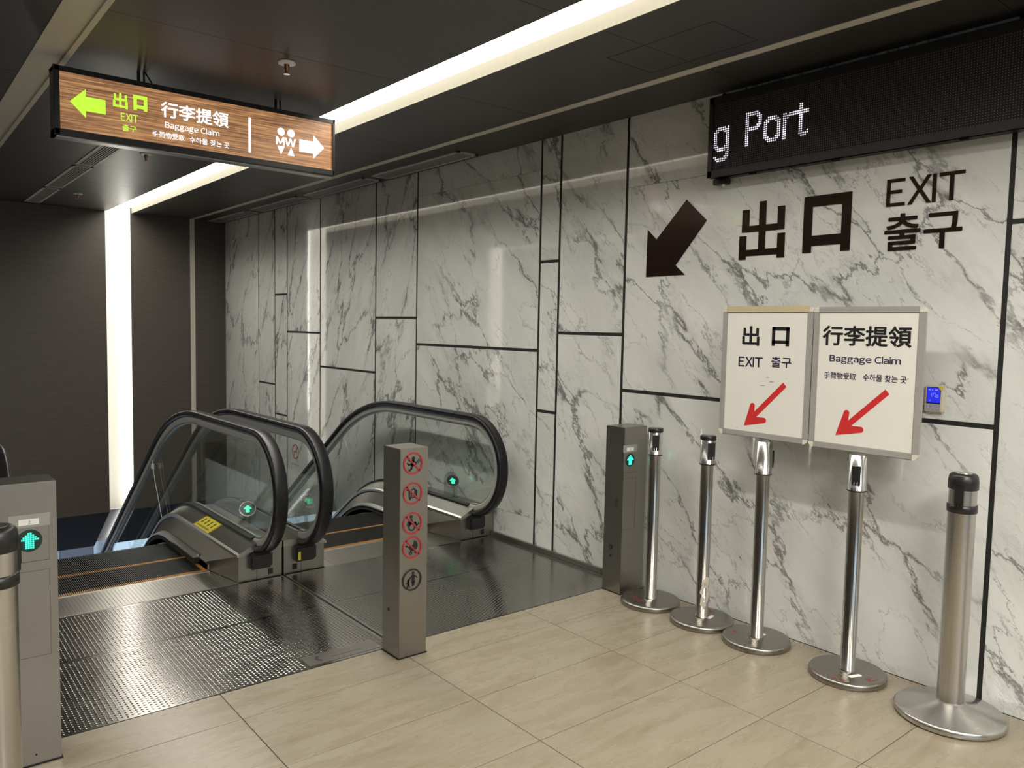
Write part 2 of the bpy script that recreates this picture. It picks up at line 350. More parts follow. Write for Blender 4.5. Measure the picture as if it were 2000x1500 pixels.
for i in range(3):
    for j in range(3): tile(-1.35 - .8 * (j) + .0 if False else 0.25 - .8 * (j + 1), 0.25 - .8 * j, 3.107 + .4 * i, 3.107 + .4 * (i + 1))
# right wall: black joints with marble panels as pieces
wr = MB(); wr.box(XW + .0022, XW + .12, YF, YB + .3, -4.8, 3.0); wall_r = plane_struct('wall_right', wr, 'black_matte')
cols = [(-2.6, 1.18, [0, 1.954, 2.80]), (1.18, 3.205, [0, 1.142, 2.333, 2.80]), (3.205, 3.78, [0, 1.474, 2.80]), (3.78, 3.97, [0, .948, 1.942, 2.80]),
        (3.97, 5.49, [-2.2, .2, 1.352, 2.544, 2.80]), (5.49, 6.165, [-2.2, 1.567, 2.80]), (6.165, 7.27, [-2.2, 1.08, 2.80]), (7.27, 8.07, [-2.2, 1.413, 2.80]),
        (8.07, 8.40, [-2.2, .50, 1.815, 2.80]), (8.40, 8.87, [-2.2, .823, 2.80]), (8.87, YB + .02, [-2.2, 2.51, 2.80]), (-6.0, -2.6, [0, 1.2, 2.80])]
hair = {2.333, 2.544, 2.51, .2, -2.2, 0, 2.80}
for y0, y1, zs in cols:
    for a, b in zip(zs, zs[1:]):
        za = a + (.0006 if a in hair else .0100); zb = b - (.0006 if b in hair else .0100)
        B(XW, XW + .011, y0 + .0100, y1 - .0100, za, zb).build('marble_panel', 'marble_b' if y0 < 5.0 else 'marble_a', wall_r, bevel=.0012)
# lower part of the same wall, beside the escalator shaft
lw = MB(); lw.box(XW, XW + .11, 5.5, 21, -5.0, -2.2); lw.box(XW, XW + .11, YB + .1, 21, -2.2, -1.30); S(lw.build('wall_right_lower', 'pale_panel'))
# back wall of brown laminate with a vertical recess and a beige trim
R0, R1 = 2.105, 2.372
wb_ = MB()
for a, b in ((XL, -.97), (-.70, R0), (R1, 3.040), (3.096, XW)): wb_.box(a, b, YB, YB + .05, -.74, ZC + .1)
wb_.box(XL, XW, YB + .16, YB + .25, -.74, ZC + .1)
S(wb_.build('wall_back', 'wall_laminate'))
S(B(3.040, 3.096, YB - .002, YB + .05, -.74, ZC + .1).build('trim_1', 'beige_trim'))
# sloping soffit below the back wall, over the escalators
sl = lambda y: -.74 - .70 * (y - YB)
YE = 10.815
sf = MB()
for a, b in ((XL, R0), (R1, XW)):
    sf.add([(a, YB, -.74), (b, YB, -.74), (b, YE, sl(YE)), (a, YE, sl(YE)), (a, YB + .05, -.70), (b, YB + .05, -.70), (b, YE, sl(YE) + .10), (a, YE, sl(YE) + .10)],
           [(0, 1, 2, 3), (4, 5, 6, 7), (0, 1, 5, 4), (1, 2, 6, 5), (2, 3, 7, 6), (3, 0, 4, 7)])
S(sf.build('soffit', 'soffit_dark'))
sr = MB(); sr.add([(R0, YB + .12, -.74), (R1, YB + .12, -.74), (R1, YE + .03, sl(YE) + .08), (R0, YE + .03, sl(YE) + .08), (R0, YB + .14, -.70), (R1, YB + .14, -.70), (R1, YE + .03, sl(YE) + .12), (R0, YE + .03, sl(YE) + .12)],
                  [(0, 1, 2, 3), (4, 5, 6, 7), (0, 1, 5, 4), (1, 2, 6, 5), (2, 3, 7, 6), (3, 0, 4, 7)])
S(sr.build('soffit_recess', 'white_paint'))
# ceiling with laminate panels as pieces
G0, G1 = 2.115, 2.390         # light channel
H0, H1 = -0.97, -0.70         # its twin to the left
ce = MB()
for a, b in ((XL, H0), (H1, G0), (G1, XW)): ce.box(a, b, YF, YB, ZC + .018, ZC + .14)
ceiling = plane_struct('ceiling', ce, 'black_matte')
cy = [YF, -3.53, -2.35, -1.17, 0.01, 1.19, 2.37, 3.55, 4.73, 5.91, 7.09, 8.02, 9.20, YB]
for a, b in ((XL, -3.0), (-3.0, H0), (H1, .616), (.772, G0), (G1, 3.040), (3.096, XW)):
    for c_, d_ in zip(cy, cy[1:]):
        if (a, b) == (G1, 3.040) and c_ == 1.19: pass
        B(a + .0008, b - .0008, c_ + .0015, d_ - .0015, ZC, ZC + .02).build('ceiling_panel', 'ceiling_laminate', ceiling)
hm = MB()
for a, b, c_, d_ in ((2.645, 2.649, 2.006, 2.59), (2.645, 2.955, 2.004, 2.008), (2.951, 2.955, 2.006, 2.59), (2.645, 2.955, 2.588, 2.592)): hm.box(a, b, c_, d_, ZC - .0006, ZC + .001)
hm.build('access_hatch_joint', 'black_matte', ceiling)
S(B(3.040, 3.096, YF, YB, ZC - .002, ZC + .02).build('trim_2', 'beige_trim'))
bm_ = MB(); bm_.box(.616, .640, YF, YB, ZC - .004, ZC + .02); bm_.box(.748, .772, YF, YB, ZC - .004, ZC + .02); bm_.box(.640, .748, YF, YB, ZC + .006, ZC + .02)
S(bm_.build('trim_3', 'beige_trim'))
# recessed light strips (ceiling run, then down the back wall)
def light_strip(a, b, ra, rb, label):
    t = thing('recessed_light_strip', ((a + b) / 2, 2.0, ZC + .04), label, 'light')
    B(a, b, YF, YB + .1, ZC + .066, ZC + .072).build('diffuser', 'cove_glow', t)
    m = MB(); m.box(a, a + .004, YF, YB, ZC - .001, ZC + .066); m.box(b - .004, b, YF, YB, ZC - .001, ZC + .066)
    m.build('channel_side', 'channel_beige', t)
    m = MB(); m.box(ra, rb, YB + .125, YB + .13, -.74, ZC + .066); m.box(ra, ra + .004, YB, YB + .125, -.72, ZC + .066); m.box(rb - .004, rb, YB, YB + .125, -.72, ZC + .066)
    m.build('wall_channel', 'channel_white', t)
    B(rb - .075, rb - .006, YB + .112, YB + .124, .32, ZC + .06).build('wall_diffuser', 'wall_glow', t, bevel=.003)
    B(rb - .010, rb - .0045, YB + .02, YB + .124, -.72, ZC + .06).build('wall_diffuser', 'wall_glow', t)  # glowing side face added to brighten the channel, also below the strip's end
    if a < 0: return t
    m = MB(); m.add([(x, y, sl(y) + dz) for x in (rb - .09, rb - .01) for (y, dz) in ((YB + .13, .040), (YE, .052), (YE, .060), (YB + .13, .048))], [(0, 1, 2, 3), (4, 5, 6, 7), (0, 1, 5, 4), (1, 2, 6, 5), (2, 3, 7, 6), (3, 0, 4, 7)])
    m.build('soffit_diffuser', 'soffit_glow', t)
    return t
light_strip(G0, G1, R0, R1, 'white light strip in the ceiling right of the hanging sign and down the back wall')
light_strip(H0, H1, H0, H1, 'second recessed white light strip left of the view, seen reflected in the marble')
# closing walls of the hall and the shaft (outside the view)
S(B(XL - .1, XL, YF, YB, -.2, ZC + .1).build('wall_left', 'wall_laminate'))
wf = MB(); wf.box(XL, XW, YF - .1, YF, -.2, .5); wf.box(XL, XW, YF - .1, YF, 2.3, ZC + .1); wf.box(XL, -3.5, YF - .1, YF, .5, 2.3); wf.box(2.0, XW, YF - .1, YF, .5, 2.3)
wall_f = S(wf.build('wall_front', 'wall_laminate'))
wn = S(B(-3.5, 2.0, YF - .06, YF - .05, .5, 2.3).build('window_1', 'glass'))
m = MB()
for i in range(6): m.box(-3.5 + 1.1 * i - .025, -3.5 + 1.1 * i + .025, YF - .09, YF - .02, .5, 2.3)
m.build('window_frame', 'black_matte', wn)
S(B(.10, .25, 3.107, YB, -4.8, -.003).build('wall_shaft', 'pale_panel'))
S(B(.25, XW, 3.107, 3.2, -4.8, -.06).build('wall_shaft_near', 'pale_panel'))
# lower hall
S(B(-9, 14, 3, 21, -5.0, -4.8).build('floor_lower', 'lower_floor'))
S(B(-9, 14, YE + .05, 21, -1.30, -1.1).build('ceiling_lower', 'white_paint'))
S(B(-9.1, -9, 3, 21, -5, -1.1).build('wall_lower_left', 'pale_panel'))
gw = S(B(-9, 14, 21, 21.02, -4.8, -1.3).build('window_2', 'glass'))
m = MB()
for i in range(24): m.box(-9 + i * 1.0 - .04, -9 + i * 1.0 + .04, 20.94, 21.06, -4.8, -1.3)
m.box(-9, 14, 20.94, 21.06, -2.6, -2.5); m.build('window_frame', 'column_grey', gw)
for x in (3.0, 6.2): 
    o = S(B(x - .3, x + .3, 17.0, 17.6, -4.8, -1.3).build('column', 'column_grey', bevel=.02))

# ------------------------------------------------------------------ escalators
AY, AR = 5.5, 0.825; SLP = math.radians(35)
def offs(h, y0, L, n=12):
    """points of the line h above the step line: level, bend, incline of length L"""
    p = [(y0, h)]
    if y0 < AY: p.append((AY, h))
    for i in range(1, n + 1):
        a = SLP * i / n; p.append((AY + (AR + h) * math.sin(a), -AR + (AR + h) * math.cos(a)))
    y, z = p[-1]; p.append((y + L * math.cos(SLP), z - L * math.sin(SLP))); return p
def zline(y):
    e = AR * math.sin(SLP)
    if y < AY: return 0
    if y < AY + e: return -AR + math.sqrt(AR * AR - (y - AY) ** 2)
    return -AR + AR * math.cos(SLP) - (y - AY - e) * math.tan(SLP)
def hsweep(poly, y0, L):
    """section of (x, h) swept along the escalator line"""
    m = MB(); cols_ = [offs(h, y0, L) for x, h in poly]; k = len(poly); st = len(cols_[0]); vs = []
    for i in range(st):
        for j, (x, h) in enumerate(poly): y, z = cols_[j][i]; vs.append((x, y, z))
    fs = [(i * k + j, i * k + (j + 1) % k, (i + 1) * k + (j + 1) % k, (i + 1) * k + j) for i in range(st - 1) for j in range(k)]
    fs += [tuple(range(k))[::-1], tuple((st - 1) * k + j for j in range(k))]
    return m.add(vs, fs)
def psweep(path, sec, x):
    m = MB(); vs = []; k = len(sec); n = len(path)
    for i in range(n):
        a = Vector(path[max(i - 1, 0)]); b = Vector(path[min(i + 1, n - 1)]); d = (b - a).normalized(); nn = Vector((-d.y, d.x)); p = Vector(path[i])
        for sx, sn in sec: q = p + nn * sn; vs.append((x + sx, q.x, q.y))
    fs = [(i * k + j, i * k + (j + 1) % k, (i + 1) * k + (j + 1) % k, (i + 1) * k + j) for i in range(n - 1) for j in range(k)]
    m.add(vs, fs, True); m.add(vs[:k], [tuple(range(k))[::-1]]); m.add(vs[-k:], [tuple(range(k))]); return m
NY, NZ, NR, HC = 4.455, .52, .345, .865
def rail_path(off, L, a0=-PI / 2, tail=True):
    p = [(NY + .22, NZ - NR - off), (NY + .12, NZ - NR - off)] if tail else []
    for i in range(25):
        a = -PI / 2 - PI * i / 24
        p.append((NY + (NR + off) * math.cos(a), NZ + (NR + off) * math.sin(a)))
    return p + offs(HC + off, NY + .3, L)
def rsec(w_, t_, r, c=0):
    o = []
    for cx, cy_, a in ((w_ / 2 - r, t_ / 2 - r, 0), (-w_ / 2 + r, t_ / 2 - r, 1), (-w_ / 2 + r, -t_ / 2 + r, 2), (w_ / 2 - r, -t_ / 2 + r, 3)):
        for i in range(4): th = a * PI / 2 + i * PI / 6; o.append((cx + r * math.cos(th), c + cy_ + r * math.sin(th)))
    return o
SLEN = 5.6
Y0 = 4.41
def balustrade(t, xc, d, wall=None):
    """xc glass line, d = +1 when the steps lie towards +x"""
    X = lambda w_: xc + d * w_
    psweep(rail_path(0, SLEN), rsec(.084, .040, .017), xc).build('handrail', 'rubber', t)
    gd = psweep(rail_path(-.040, SLEN, tail=False), rsec(.050, .044, .010), xc); gd.build('rail_guide', 'rail_guide', t)
    psweep(rail_path(-.066, SLEN, tail=False), rsec(.026, .012, .003), xc).build('rail_guide_lip', 'aluminium', t)
    # glass panels
    arc = [(NY + (NR - .058) * math.cos(-PI / 2 - PI * i / 20), NZ + (NR - .058) * math.sin(-PI / 2 - PI * i / 20)) for i in range(21)]
    fr = Fr((0, 0, 0), (0, 1, 0), (0, 0, 1))
    MB().prism(arc + [(5.44, HC - .058), (5.44, .205), (NY, .205)], xc - .005, xc + .005, fr).build('glass_panel', 'glass', t)
    def quad(s0, s1):
        top = offs(HC - .058, 5.45, SLEN); bot = offs(.205, 5.45, SLEN)
        if s0 < 0: a = top[:14]; b = bot[:14]
        else:
            f = lambda P, s: (P[13][0] + s * math.cos(SLP), P[13][1] - s * math.sin(SLP))
            a = [f(top, s0), f(top, s1)]; b = [f(bot, s0), f(bot, s1)]
        MB().prism(a + b[::-1], xc - .005, xc + .005, fr).build('glass_panel', 'glass', t)
    quad(-1, 0)
    for s in range(4): quad(.006 + 1.39 * s, 1.384 + 1.39 * s)
    # decks and skirt
    hsweep([(X(.014), .228), (X(.128), .172), (X(.136), .160), (X(.128), .150), (X(.014), .185)], Y0 - .012, SLEN).build('inner_deck', 'steel_deck', t)
    hsweep([(X(.006), .240), (X(.034), .234), (X(.034), .19), (X(.006), .19)], Y0 + .06, SLEN).build('glass_gasket', 'black_plastic', t)
    hsweep([(X(-.006), .236), (X(-.022), .236), (X(-.022), .19), (X(-.006), .19)], Y0 + .06, SLEN).build('glass_clamp', 'aluminium', t)
    hsweep([(X(.129), .176), (X(.139), .166), (X(.139), .150), (X(.129), .160)], Y0 - .013, SLEN).build('deck_edge', 'aluminium', t)
    wo = -.133 if wall is None else -abs(wall - xc)
    hsweep([(X(-.022), .205), (X(wo), .205), (X(wo), .17), (X(-.022), .17)], Y0, SLEN).build('outer_deck', 'steel_deck', t)
    if wall is None: hsweep([(X(wo), .20), (X(wo + .004), .20), (X(wo + .004), -.5), (X(wo), -.5)], Y0 + .1, SLEN).build('outer_cladding', 'steel', t)
    hsweep([(X(.128), .152), (X(.192), .035), (X(.192), -.02), (X(.12), .10)], 4.76, SLEN).build('inner_panel', 'steel', t)
    hsweep([(X(.186), .04), (X(.192), .04), (X(.192), -.42), (X(.186), -.42)], 4.74, SLEN).build('skirt_panel', 'steel', t)
    hsweep([(X(.190), .062), (X(.228), .050), (X(.228), .040), (X(.190), .040)], 4.92, SLEN).build('skirt_rail', 'aluminium', t)
    hsweep([(X(.190), .040), (X(.222), .040), (X(.226), .012), (X(.190), .016)], 4.90, SLEN).build('skirt_brush', 'black_brush', t)
    # newel block
    fx = Fr((0, Y0 + .10, 0), (1, 0, 0), (0, 0, 1))     # n = -y
    MB().prism([(X(.128), 0), (X(wo + .002), 0), (X(wo + .002), .206), (X(-.02), .206), (X(0), .222), (X(.128), .160)], 0, .10, fx).build('newel_plate', 'steel', t)
    m = MB(); zt = .156
    m.add([(X(.128), Y0, 0), (X(.190), 4.76, 0), (X(.192), 4.77, .05), (X(.130), 4.76, zt), (X(.128), Y0, zt),
           (X(.10), Y0, 0), (X(.10), 4.76, 0), (X(.10), 4.76, zt), (X(.10), Y0, zt)],
          [(0, 1, 2, 3, 4), (5, 6, 7, 8), (0, 5, 8, 4), (1, 6, 7, 3), (4, 3, 7, 8), (0, 1, 6, 5)])
    m.build('skirt_end', 'steel', t)
    m = B(xc - .075, xc + .062, Y0 - .045, Y0 + .02, .072, .168); m.build('handrail_inlet', 'black_plastic', t, bevel=.012)
    m = MB(); m.ring(0, 0, .0, .001, 0, .001); m = MB()
    for a, b, c_, e in ((xc - .079, xc + .066, .066, .070),): m.box(a, b, Y0 - .004, Y0 + .01, c_, e)
    m.build('inlet_rim', 'aluminium', t)
    B(X(-.062) - .015, X(-.062) + .015, Y0 - .002, Y0 + .004, .020, .054).build('socket', 'black_matte', t)
    B(xc - .022, xc - .020, Y0 - .0008, Y0 + .001, 0, .066).build('plate_joint', 'black_matte', t)

STEP_W = .905
ridge = MB(); sd = .386
ridge.box(-STEP_W / 2, STEP_W / 2, 0, sd, -.05, -.012); ridge.box(-STEP_W / 2, STEP_W / 2, sd - .02, sd - .002, -.30, -.012)
nr = 90
for i in range(nr):
    x = -STEP_W / 2 + .004 + i * (STEP_W - .008) / (nr - 1); ridge.box(x - .0024, x + .0024, .001, sd, -.012, 0)
edge = MB()
for i in range(nr):
    x = -STEP_W / 2 + .004 + i * (STEP_W - .008) / (nr - 1); edge.box(x - .0026, x + .0026, sd - .026, sd + .001, -.0145, .0008)
edge.box(-STEP_W / 2, STEP_W / 2, sd - .014, sd, -.012, -.006)
edge2 = {-1: MB(), 1: MB()}
for s in (-1, 1): edge2[s].box(s * STEP_W / 2 - .022 if s > 0 else -STEP_W / 2, STEP_W / 2 if s > 0 else -STEP_W / 2 + .022, 0, sd, -.012, .0012)
def mesh_of(mb, name, mat):
    o = mb.build(name, mat); me = o.data; C.objects.unlink(o); D.objects.remove(o); return me
step_me = mesh_of(ridge, 'step', 'step_black'); edge_me = mesh_of(edge, 'yellow_edge', 'orange_edge'); edge2_me = [mesh_of(q_, 'yellow_edge', 'orange_edge') for q_ in edge2.values()]
def escalator(xa, xb, f0, f1, label, wall=None):
    xm = (xa + xb) / 2
    t = thing('escalator', (xm, 3.107, 0), label, 'escalator', None)
    balustrade(t, xa, 1); balustrade(t, xb, -1, wall)
    off = Vector(t['_o'])
    for k in range(17):
        y = 4.745 + .388 * k; z = min(0, zline(y + .34) - .03)
        if k < 2: z = 0
        s = D.objects.new('step', step_me); C.objects.link(s); s.parent = t; s.location = Vector((xm, y, z - .002)) - off
        for em in ([edge_me] if k == 0 else []) + edge2_me: e = D.objects.new('yellow_edge', em); C.objects.link(e); e.parent = s
    x0, x1 = xm - STEP_W / 2, xm + STEP_W / 2
    # landing plates
    for a, b in ((3.109, 3.800), (3.803, 4.391)): B(f0, f1, a, b, -.03, .001).build('floor_plate', 'floor_plate', t)
    px_, py_ = .0184, .0205
    for a, b in ((3.115, 3.797), (3.806, 4.385)):
        vs = []; fs = []; nx = int((f1 - f0 - .012) / px_); ny = int((b - a) / py_)
        for i in range(nx):
            for j in range(ny):
                cx, cy_ = f0 + .012 + px_ * (i + .5), a + py_ * (j + .5 + (.5 if i % 2 else 0))
                if cy_ + .009 > b or (f0 < 1 and 1.44 < cx < 1.81 and 3.12 < cy_ < 3.245): continue
                k_ = len(vs)
                for h, ax, ay in ((.001, .0080, .0078), (.0021, .0046, .0036)):
                    vs += [(cx - ax - off.x, cy_ - off.y, h), (cx - off.x, cy_ - ay - off.y, h), (cx + ax - off.x, cy_ - off.y, h), (cx - off.x, cy_ + ay - off.y, h)]
                fs += [(k_, k_ + 1, k_ + 5, k_ + 4), (k_ + 1, k_ + 2, k_ + 6, k_ + 5), (k_ + 2, k_ + 3, k_ + 7, k_ + 6), (k_ + 3, k_, k_ + 4, k_ + 7), (k_ + 4, k_ + 5, k_ + 6, k_ + 7)]
        me = D.meshes.new('tread_pattern'); me.from_pydata(vs, [], fs); me.update(); me.materials.append(MATS['floor_plate'])
        me.polygons.foreach_set('use_smooth', [True] * len(fs)); link('tread_pattern', me, t, kind='stuff')
    m = MB(); fr = Fr((0, 0, 0), (1, 0, 0), (0, 1, 0))
    m.prism([(xa + .128, 4.395), (xb - .128, 4.395), (xb - .190, 4.735), (xa + .190, 4.735)], -.03, .001, fr); m.build('comb_plate', 'steel_deck', t)
    m = MB(); x = xa + .20
    while x < xb - .20: m.box(x, x + .009, 4.402, 4.700, .001, .0026); x += .0184
    m.build('tread_pattern', 'steel_deck', t, kind='stuff')
    m = MB(); 
    for i in range(nr - 1):
        x = x0 + .004 + (i + .5) * (STEP_W - .008) / (nr - 1); m.box(x - .002, x + .002, 4.733, 4.772, -.010, .0035)
    m.build('comb_teeth', 'orange_edge', t)
    B(x0, x1, 4.715, 4.735, -.01, .0022).build('comb_edge', 'aluminium', t)
    hsweep([(xa - .1, -.45), (xb + .1, -.45), (xb + .1, -.95), (xa - .1, -.95)], 4.5, SLEN).build('truss', 'soffit_dark', t)
    return t
e1 = escalator(.44, 1.73, .252, 1.853, 'left escalator with black handrails and a yellow sticker on its right deck')
e2 = escalator(2.005, 3.30, 1.879, 3.405, 'right escalator running down beside the marble wall', 3.468)
m = MB(); m.box(1.853, 1.857, 3.109, 4.40, -.02, .003); m.box(1.874, 1.878, 3.109, 4.40, -.02, .003); m.build('frame_strip', 'aluminium', e1)
B(1.857, 1.874, 3.109, 4.40, -.02, -.002).build('frame_gap', 'black_matte', e1)
m = MB(); m.box(3.405, 3.409, 3.109, 4.41, -.02, .003); m.box(3.409, 3.466, 3.109, 4.41, -.02, .001); m.build('frame_strip', 'steel', e2)
m = MB(); m.box(3.440, 3.468, 3.30, 4.41, .001, .030); m.build('wall_strip', 'steel', e2, bevel=.004)
B(1.864, 1.871, Y0 + .01, 9.0, -1, .17).build('balustrade_gap', 'black_matte', e1) if False else None
# manufacturer's plate let into the left floor plate, its lettering worn away
np_ = B(1.45, 1.80, 3.13, 3.235, .0008, .0022).build('name_plate', 'steel_worn', e1, bevel=.0006)
m = MB(); fr = Fr((1.53, 3.18, .0022), (1, 0, 0), (0, 1, 0))
for r in (.018, .026): m.ring(0, 0, r, r + .004, 0, .0004, fr, 16, PI * .6, PI * 1.4)
m.seg((.04, -.012), (.20, -.012), .002, 0, .0004, fr)
m.build('name_plate_mark', 'black_matte', np_)
# yellow warning sticker lying on the inner deck of the left escalator
dk = Vector((.114, 0, .056)).normalized()     # across the deck, rising to the glass
yf = Fr((1.602 + .002, 5.235, .1745), (0, -1, 0), dk)
st = MB().box(0, .295, 0, .098, 0, .0012, yf).build('warning_sticker', 'yellow', e1)
m = MB()
for a in (.004, .283):
    for i in range(5): m.prism([(a, .006 + i * .019), (a + .009, .012 + i * .019), (a + .009, .021 + i * .019), (a, .015 + i * .019)], .0012, .0018, yf)
for i in range(4):
    for j in range(2): m.box(.045 + i * .06, .060 + i * .06, .038 + j * .024, .058 + j * .024, .0012, .0018, yf)
m.box(.03, .25, .014, .018, .0012, .0018, yf); m.box(.03, .25, .022, .025, .0012, .0018, yf)
m.build('sticker_print', 'black_print', st)
# thin cable from the handrail guide to the deck
m = MB(); m.tube([(1.70, 6.55, .40), (1.70, 6.50, .26), (1.70, 6.30, -.03)], .0022); m.box(1.692, 1.708, 6.535, 6.565, .33, .37); m.build('cable', 'white_sticker', e1)
for a, b, c_ in ((2.005 + .012, 4.40, .135), (2.005 - .05, Y0 - .047, .115)): pass
B(1.945, 1.962, Y0 - .047, Y0 - .044, .085, .135).build('yellow_tag', 'yellow', e2)

ARROW = ["...##...", "..####..", ".######.", "########", "..####..", "..####..", "..####..", "..####.."]
def led_arrow(m, fr, cx, cy_, p, r, c0, c1):
    for j, row in enumerate(ARROW):
        for i, ch in enumerate(row):
            if ch == '#': m.box(cx + (i - 3.5) * p - r, cx + (i - 3.5) * p + r, cy_ + (3.5 - j) * p - r, cy_ + (3.5 - j) * p + r, c0, c1, fr)
    return m
def indicator(x, y, z, label):
    t = thing('direction_indicator', (x, y, .206), label, 'sign')
    f = Fr((x, y, z), (.95, -.30, 0), (.22, .55, .80)); f.v = (f.v - f.u * f.v.dot(f.u)).normalized(); f.n = f.u.cross(f.v)
    MB().ring(0, 0, .0455, .050, -.012, .004, f).build('lamp_ring', 'chrome', t)
    h = MB().disc(0, 0, .0455, -.012, 0, f, 32).build('lamp_face', 'black_plastic', t)
    led_arrow(MB(), f, 0, 0, .0058, .0030, 0, .0012).build('green_arrow', 'led_green', h)
    g = Fr((x, y + .012, 0), (.95, -.30, 0), (0, 0, 1))
    pts = [(-.053, .206), (.053, .206)] + [(.053 * math.cos(PI * i / 16), z + .012 + .053 * math.sin(PI * i / 16)) for i in range(17)]
    MB().prism(pts, -.025, -.021, g).build('acrylic_plate', 'acrylic', t)
    MB().lathe(x + .012, y, [(.008, .206), (.008, z - .035)], 12).build('stem', 'acrylic', t)
    B(x - .03, x + .045, y - .02, y + .03, .2052, .214).build('foot', 'acrylic', t)
indicator(1.80, 4.79, .335, 'round green arrow lamp on clear acrylic stand between the two escalators')
indicator(3.385, 4.82, .335, 'round green arrow lamp on clear acrylic stand beside the marble wall')

# ------------------------------------------------------------------ bollards
def bollard(x0, x1, y0, y1, h, label):
    t = thing('bollard', ((x0 + x1) / 2, (y0 + y1) / 2, 0), label, 'bollard')
    B(x0, x1, y0, y1, .004, h).build('post_body', 'steel', t, bevel=.0022)
    B(x0 - .003, x1 + .004, y0 - .003, y1 + .003, 0, .004).build('base_seal', 'black_matte', t)
    return t, Fr((0, y0, 0), (1, 0, 0), (0, 0, 1)), Fr((x0, 0, 0), (0, -1, 0), (0, 0, 1))
def plate_outline(m, a0, a1, b0, b1, fr, w_=.0012, c=.0005):
    for q in ((a0, a1, b0, b0 + w_), (a0, a1, b1 - w_, b1), (a0, a0 + w_, b0, b1), (a1 - w_, a1, b0, b1)): m.box(q[0], q[1], q[2], q[3], -.0005, c, fr)
def lamp_bollard(x0, x1, y0, y1, h, cx, label, lab, side=False):
    t, f, sf_ = bollard(x0, x1, y0, y1, h, label)
    w0, w1 = cx - .054, cx + .056
    pl = B(w0, w1, .700, .855, -.001, .0012, fr=f).build('display_plate', 'steel', t, bevel=.0008)
    m = MB(); plate_outline(m, w0, w1, .698, .857, f); m.build('plate_edge', 'black_matte', pl)
    lo = B(w0 + .002, w1 - .002, .376, .664, -.001, .0008, fr=f).build('cover_plate', 'steel', t, bevel=.0006)
    m = MB(); plate_outline(m, w0, w1, .374, .666, f, .0009); m.build('plate_edge', 'black_matte', lo)
    B(w0 - .004, w1 + .004, .815, .858, .0012, .0016, fr=f).build('clear_tape', 'sheet_film', pl)
    sk = B(cx - .030, cx + .028, .822, .842, .0016, .0022, fr=f).build('label_sticker', 'white_sticker', pl)
    if lab: text(lab, f, cx - .006, cx + .007, .825, .839, .0022, .0026, 'label_print', 'black_print', t)
    lens = MB().disc(cx, .770, .037, .0005, .003, f, 40).build('signal_lens', 'lens_green', t)
    led_arrow(MB(), f, cx, .770, .0068, .0024, .003, .0042).build('green_arrow', 'led_teal', lens)
    MB().disc(cx + .005, .037, .0035, -.001, .0006, f, 12).build('screw_hole', 'black_matte', t)
    return t, f, sf_
lamp_bollard(.290, .465, 2.962, 3.106, .962, .385, 'steel bollard with green arrow lamp at the left edge of the view', '上')
tb, f, s_ = lamp_bollard(3.250, 3.440, 2.965, 3.106, .956, 3.300, 'steel bollard with green arrow lamp standing against the marble wall', '上')
m = MB()
for i in range(7): m.box(-3.035 + .008, -3.005 + .008, .500 + i * .008, .503 + i * .008, -.001, .0006, s_)
m.build('speaker_slots', 'black_matte', tb)
m = MB(); m.disc(-3.044, .262, .014, -.001, .002, s_, 20); m.disc(-3.044, .211, .008, -.001, .002, s_, 16); m.build('key_switch', 'black_plastic', tb)
m = MB(); m.ring(-3.044, .262, .004, .006, .002, .0028, s_, 16); m.build('key_ring', 'chrome', tb)
tb, f, s_ = bollard(1.795, 1.942, 2.959, 3.106, .956, 'steel bollard with five round pictograms standing between the escalator landings')
MB().disc(-3.048, .208, .009, -.001, .0006, s_, 20).build('key_hole', 'black_matte', tb)
m = MB()
for a, b in ((-3.085, .235), (-2.99, .235), (-3.085, .18), (-2.99, .18)): m.disc(a, b, .003, 0, .0015, s_, 10)
m.build('rivet', 'steel_worn', tb)
PR = .0505
def pic(cz, draw, red=True):
    g = Fr((1.8605, 2.959, cz), (1, 0, 0), (0, 0, 1))
    r = MB().ring(0, 0, PR * .86, PR, -.0005, .004, g)
    if red:
        k = .70 * PR; r.seg((-k, k), (k, -k), PR * .13, .0022, .0040, g, False)
    o = r.build('pictogram', 'wall_red' if red else 'black_print', tb)
    m = MB(); draw(m, lambda p, q, w_: m.seg((p[0] * PR, p[1] * PR), (q[0] * PR, q[1] * PR), w_ * PR, -.0005, .002, g),
                   lambda a, b, r_: m.disc(a * PR, b * PR, r_ * PR, -.0005, .002, g, 18),
                   lambda pts: m.prism([(a * PR, b * PR) for a, b in pts], -.0005, .002, g),
                   lambda a, b, r0, r1: m.ring(a * PR, b * PR, r0 * PR, r1 * PR, -.0005, .002, g, 20))
    m.build('pictogram_figure', 'black_print', o)
def fig_climb(m, s, d, p, r):
    d(.05, .46, .16); s((.02, .25), (-.14, -.10), .26); s((.0, .22), (-.38, .26), .13); s((-.38, .26), (-.45, .38), .12)
    s((-.14, -.05), (-.42, -.12), .13); s((-.42, -.12), (-.58, .02), .12); s((-.08, -.18), (-.18, -.48), .17); s((-.18, -.48), (-.36, -.62), .15)
    s((.02, -.15), (.22, -.22), .13); s((.05, .18), (.30, .05), .12); s((.22, -.22), (.42, .12), .07); s((.42, .12), (.62, .32), .07); s((.62, .32), (.72, .12), .07); s((.5, -.02), (.62, .1), .06)
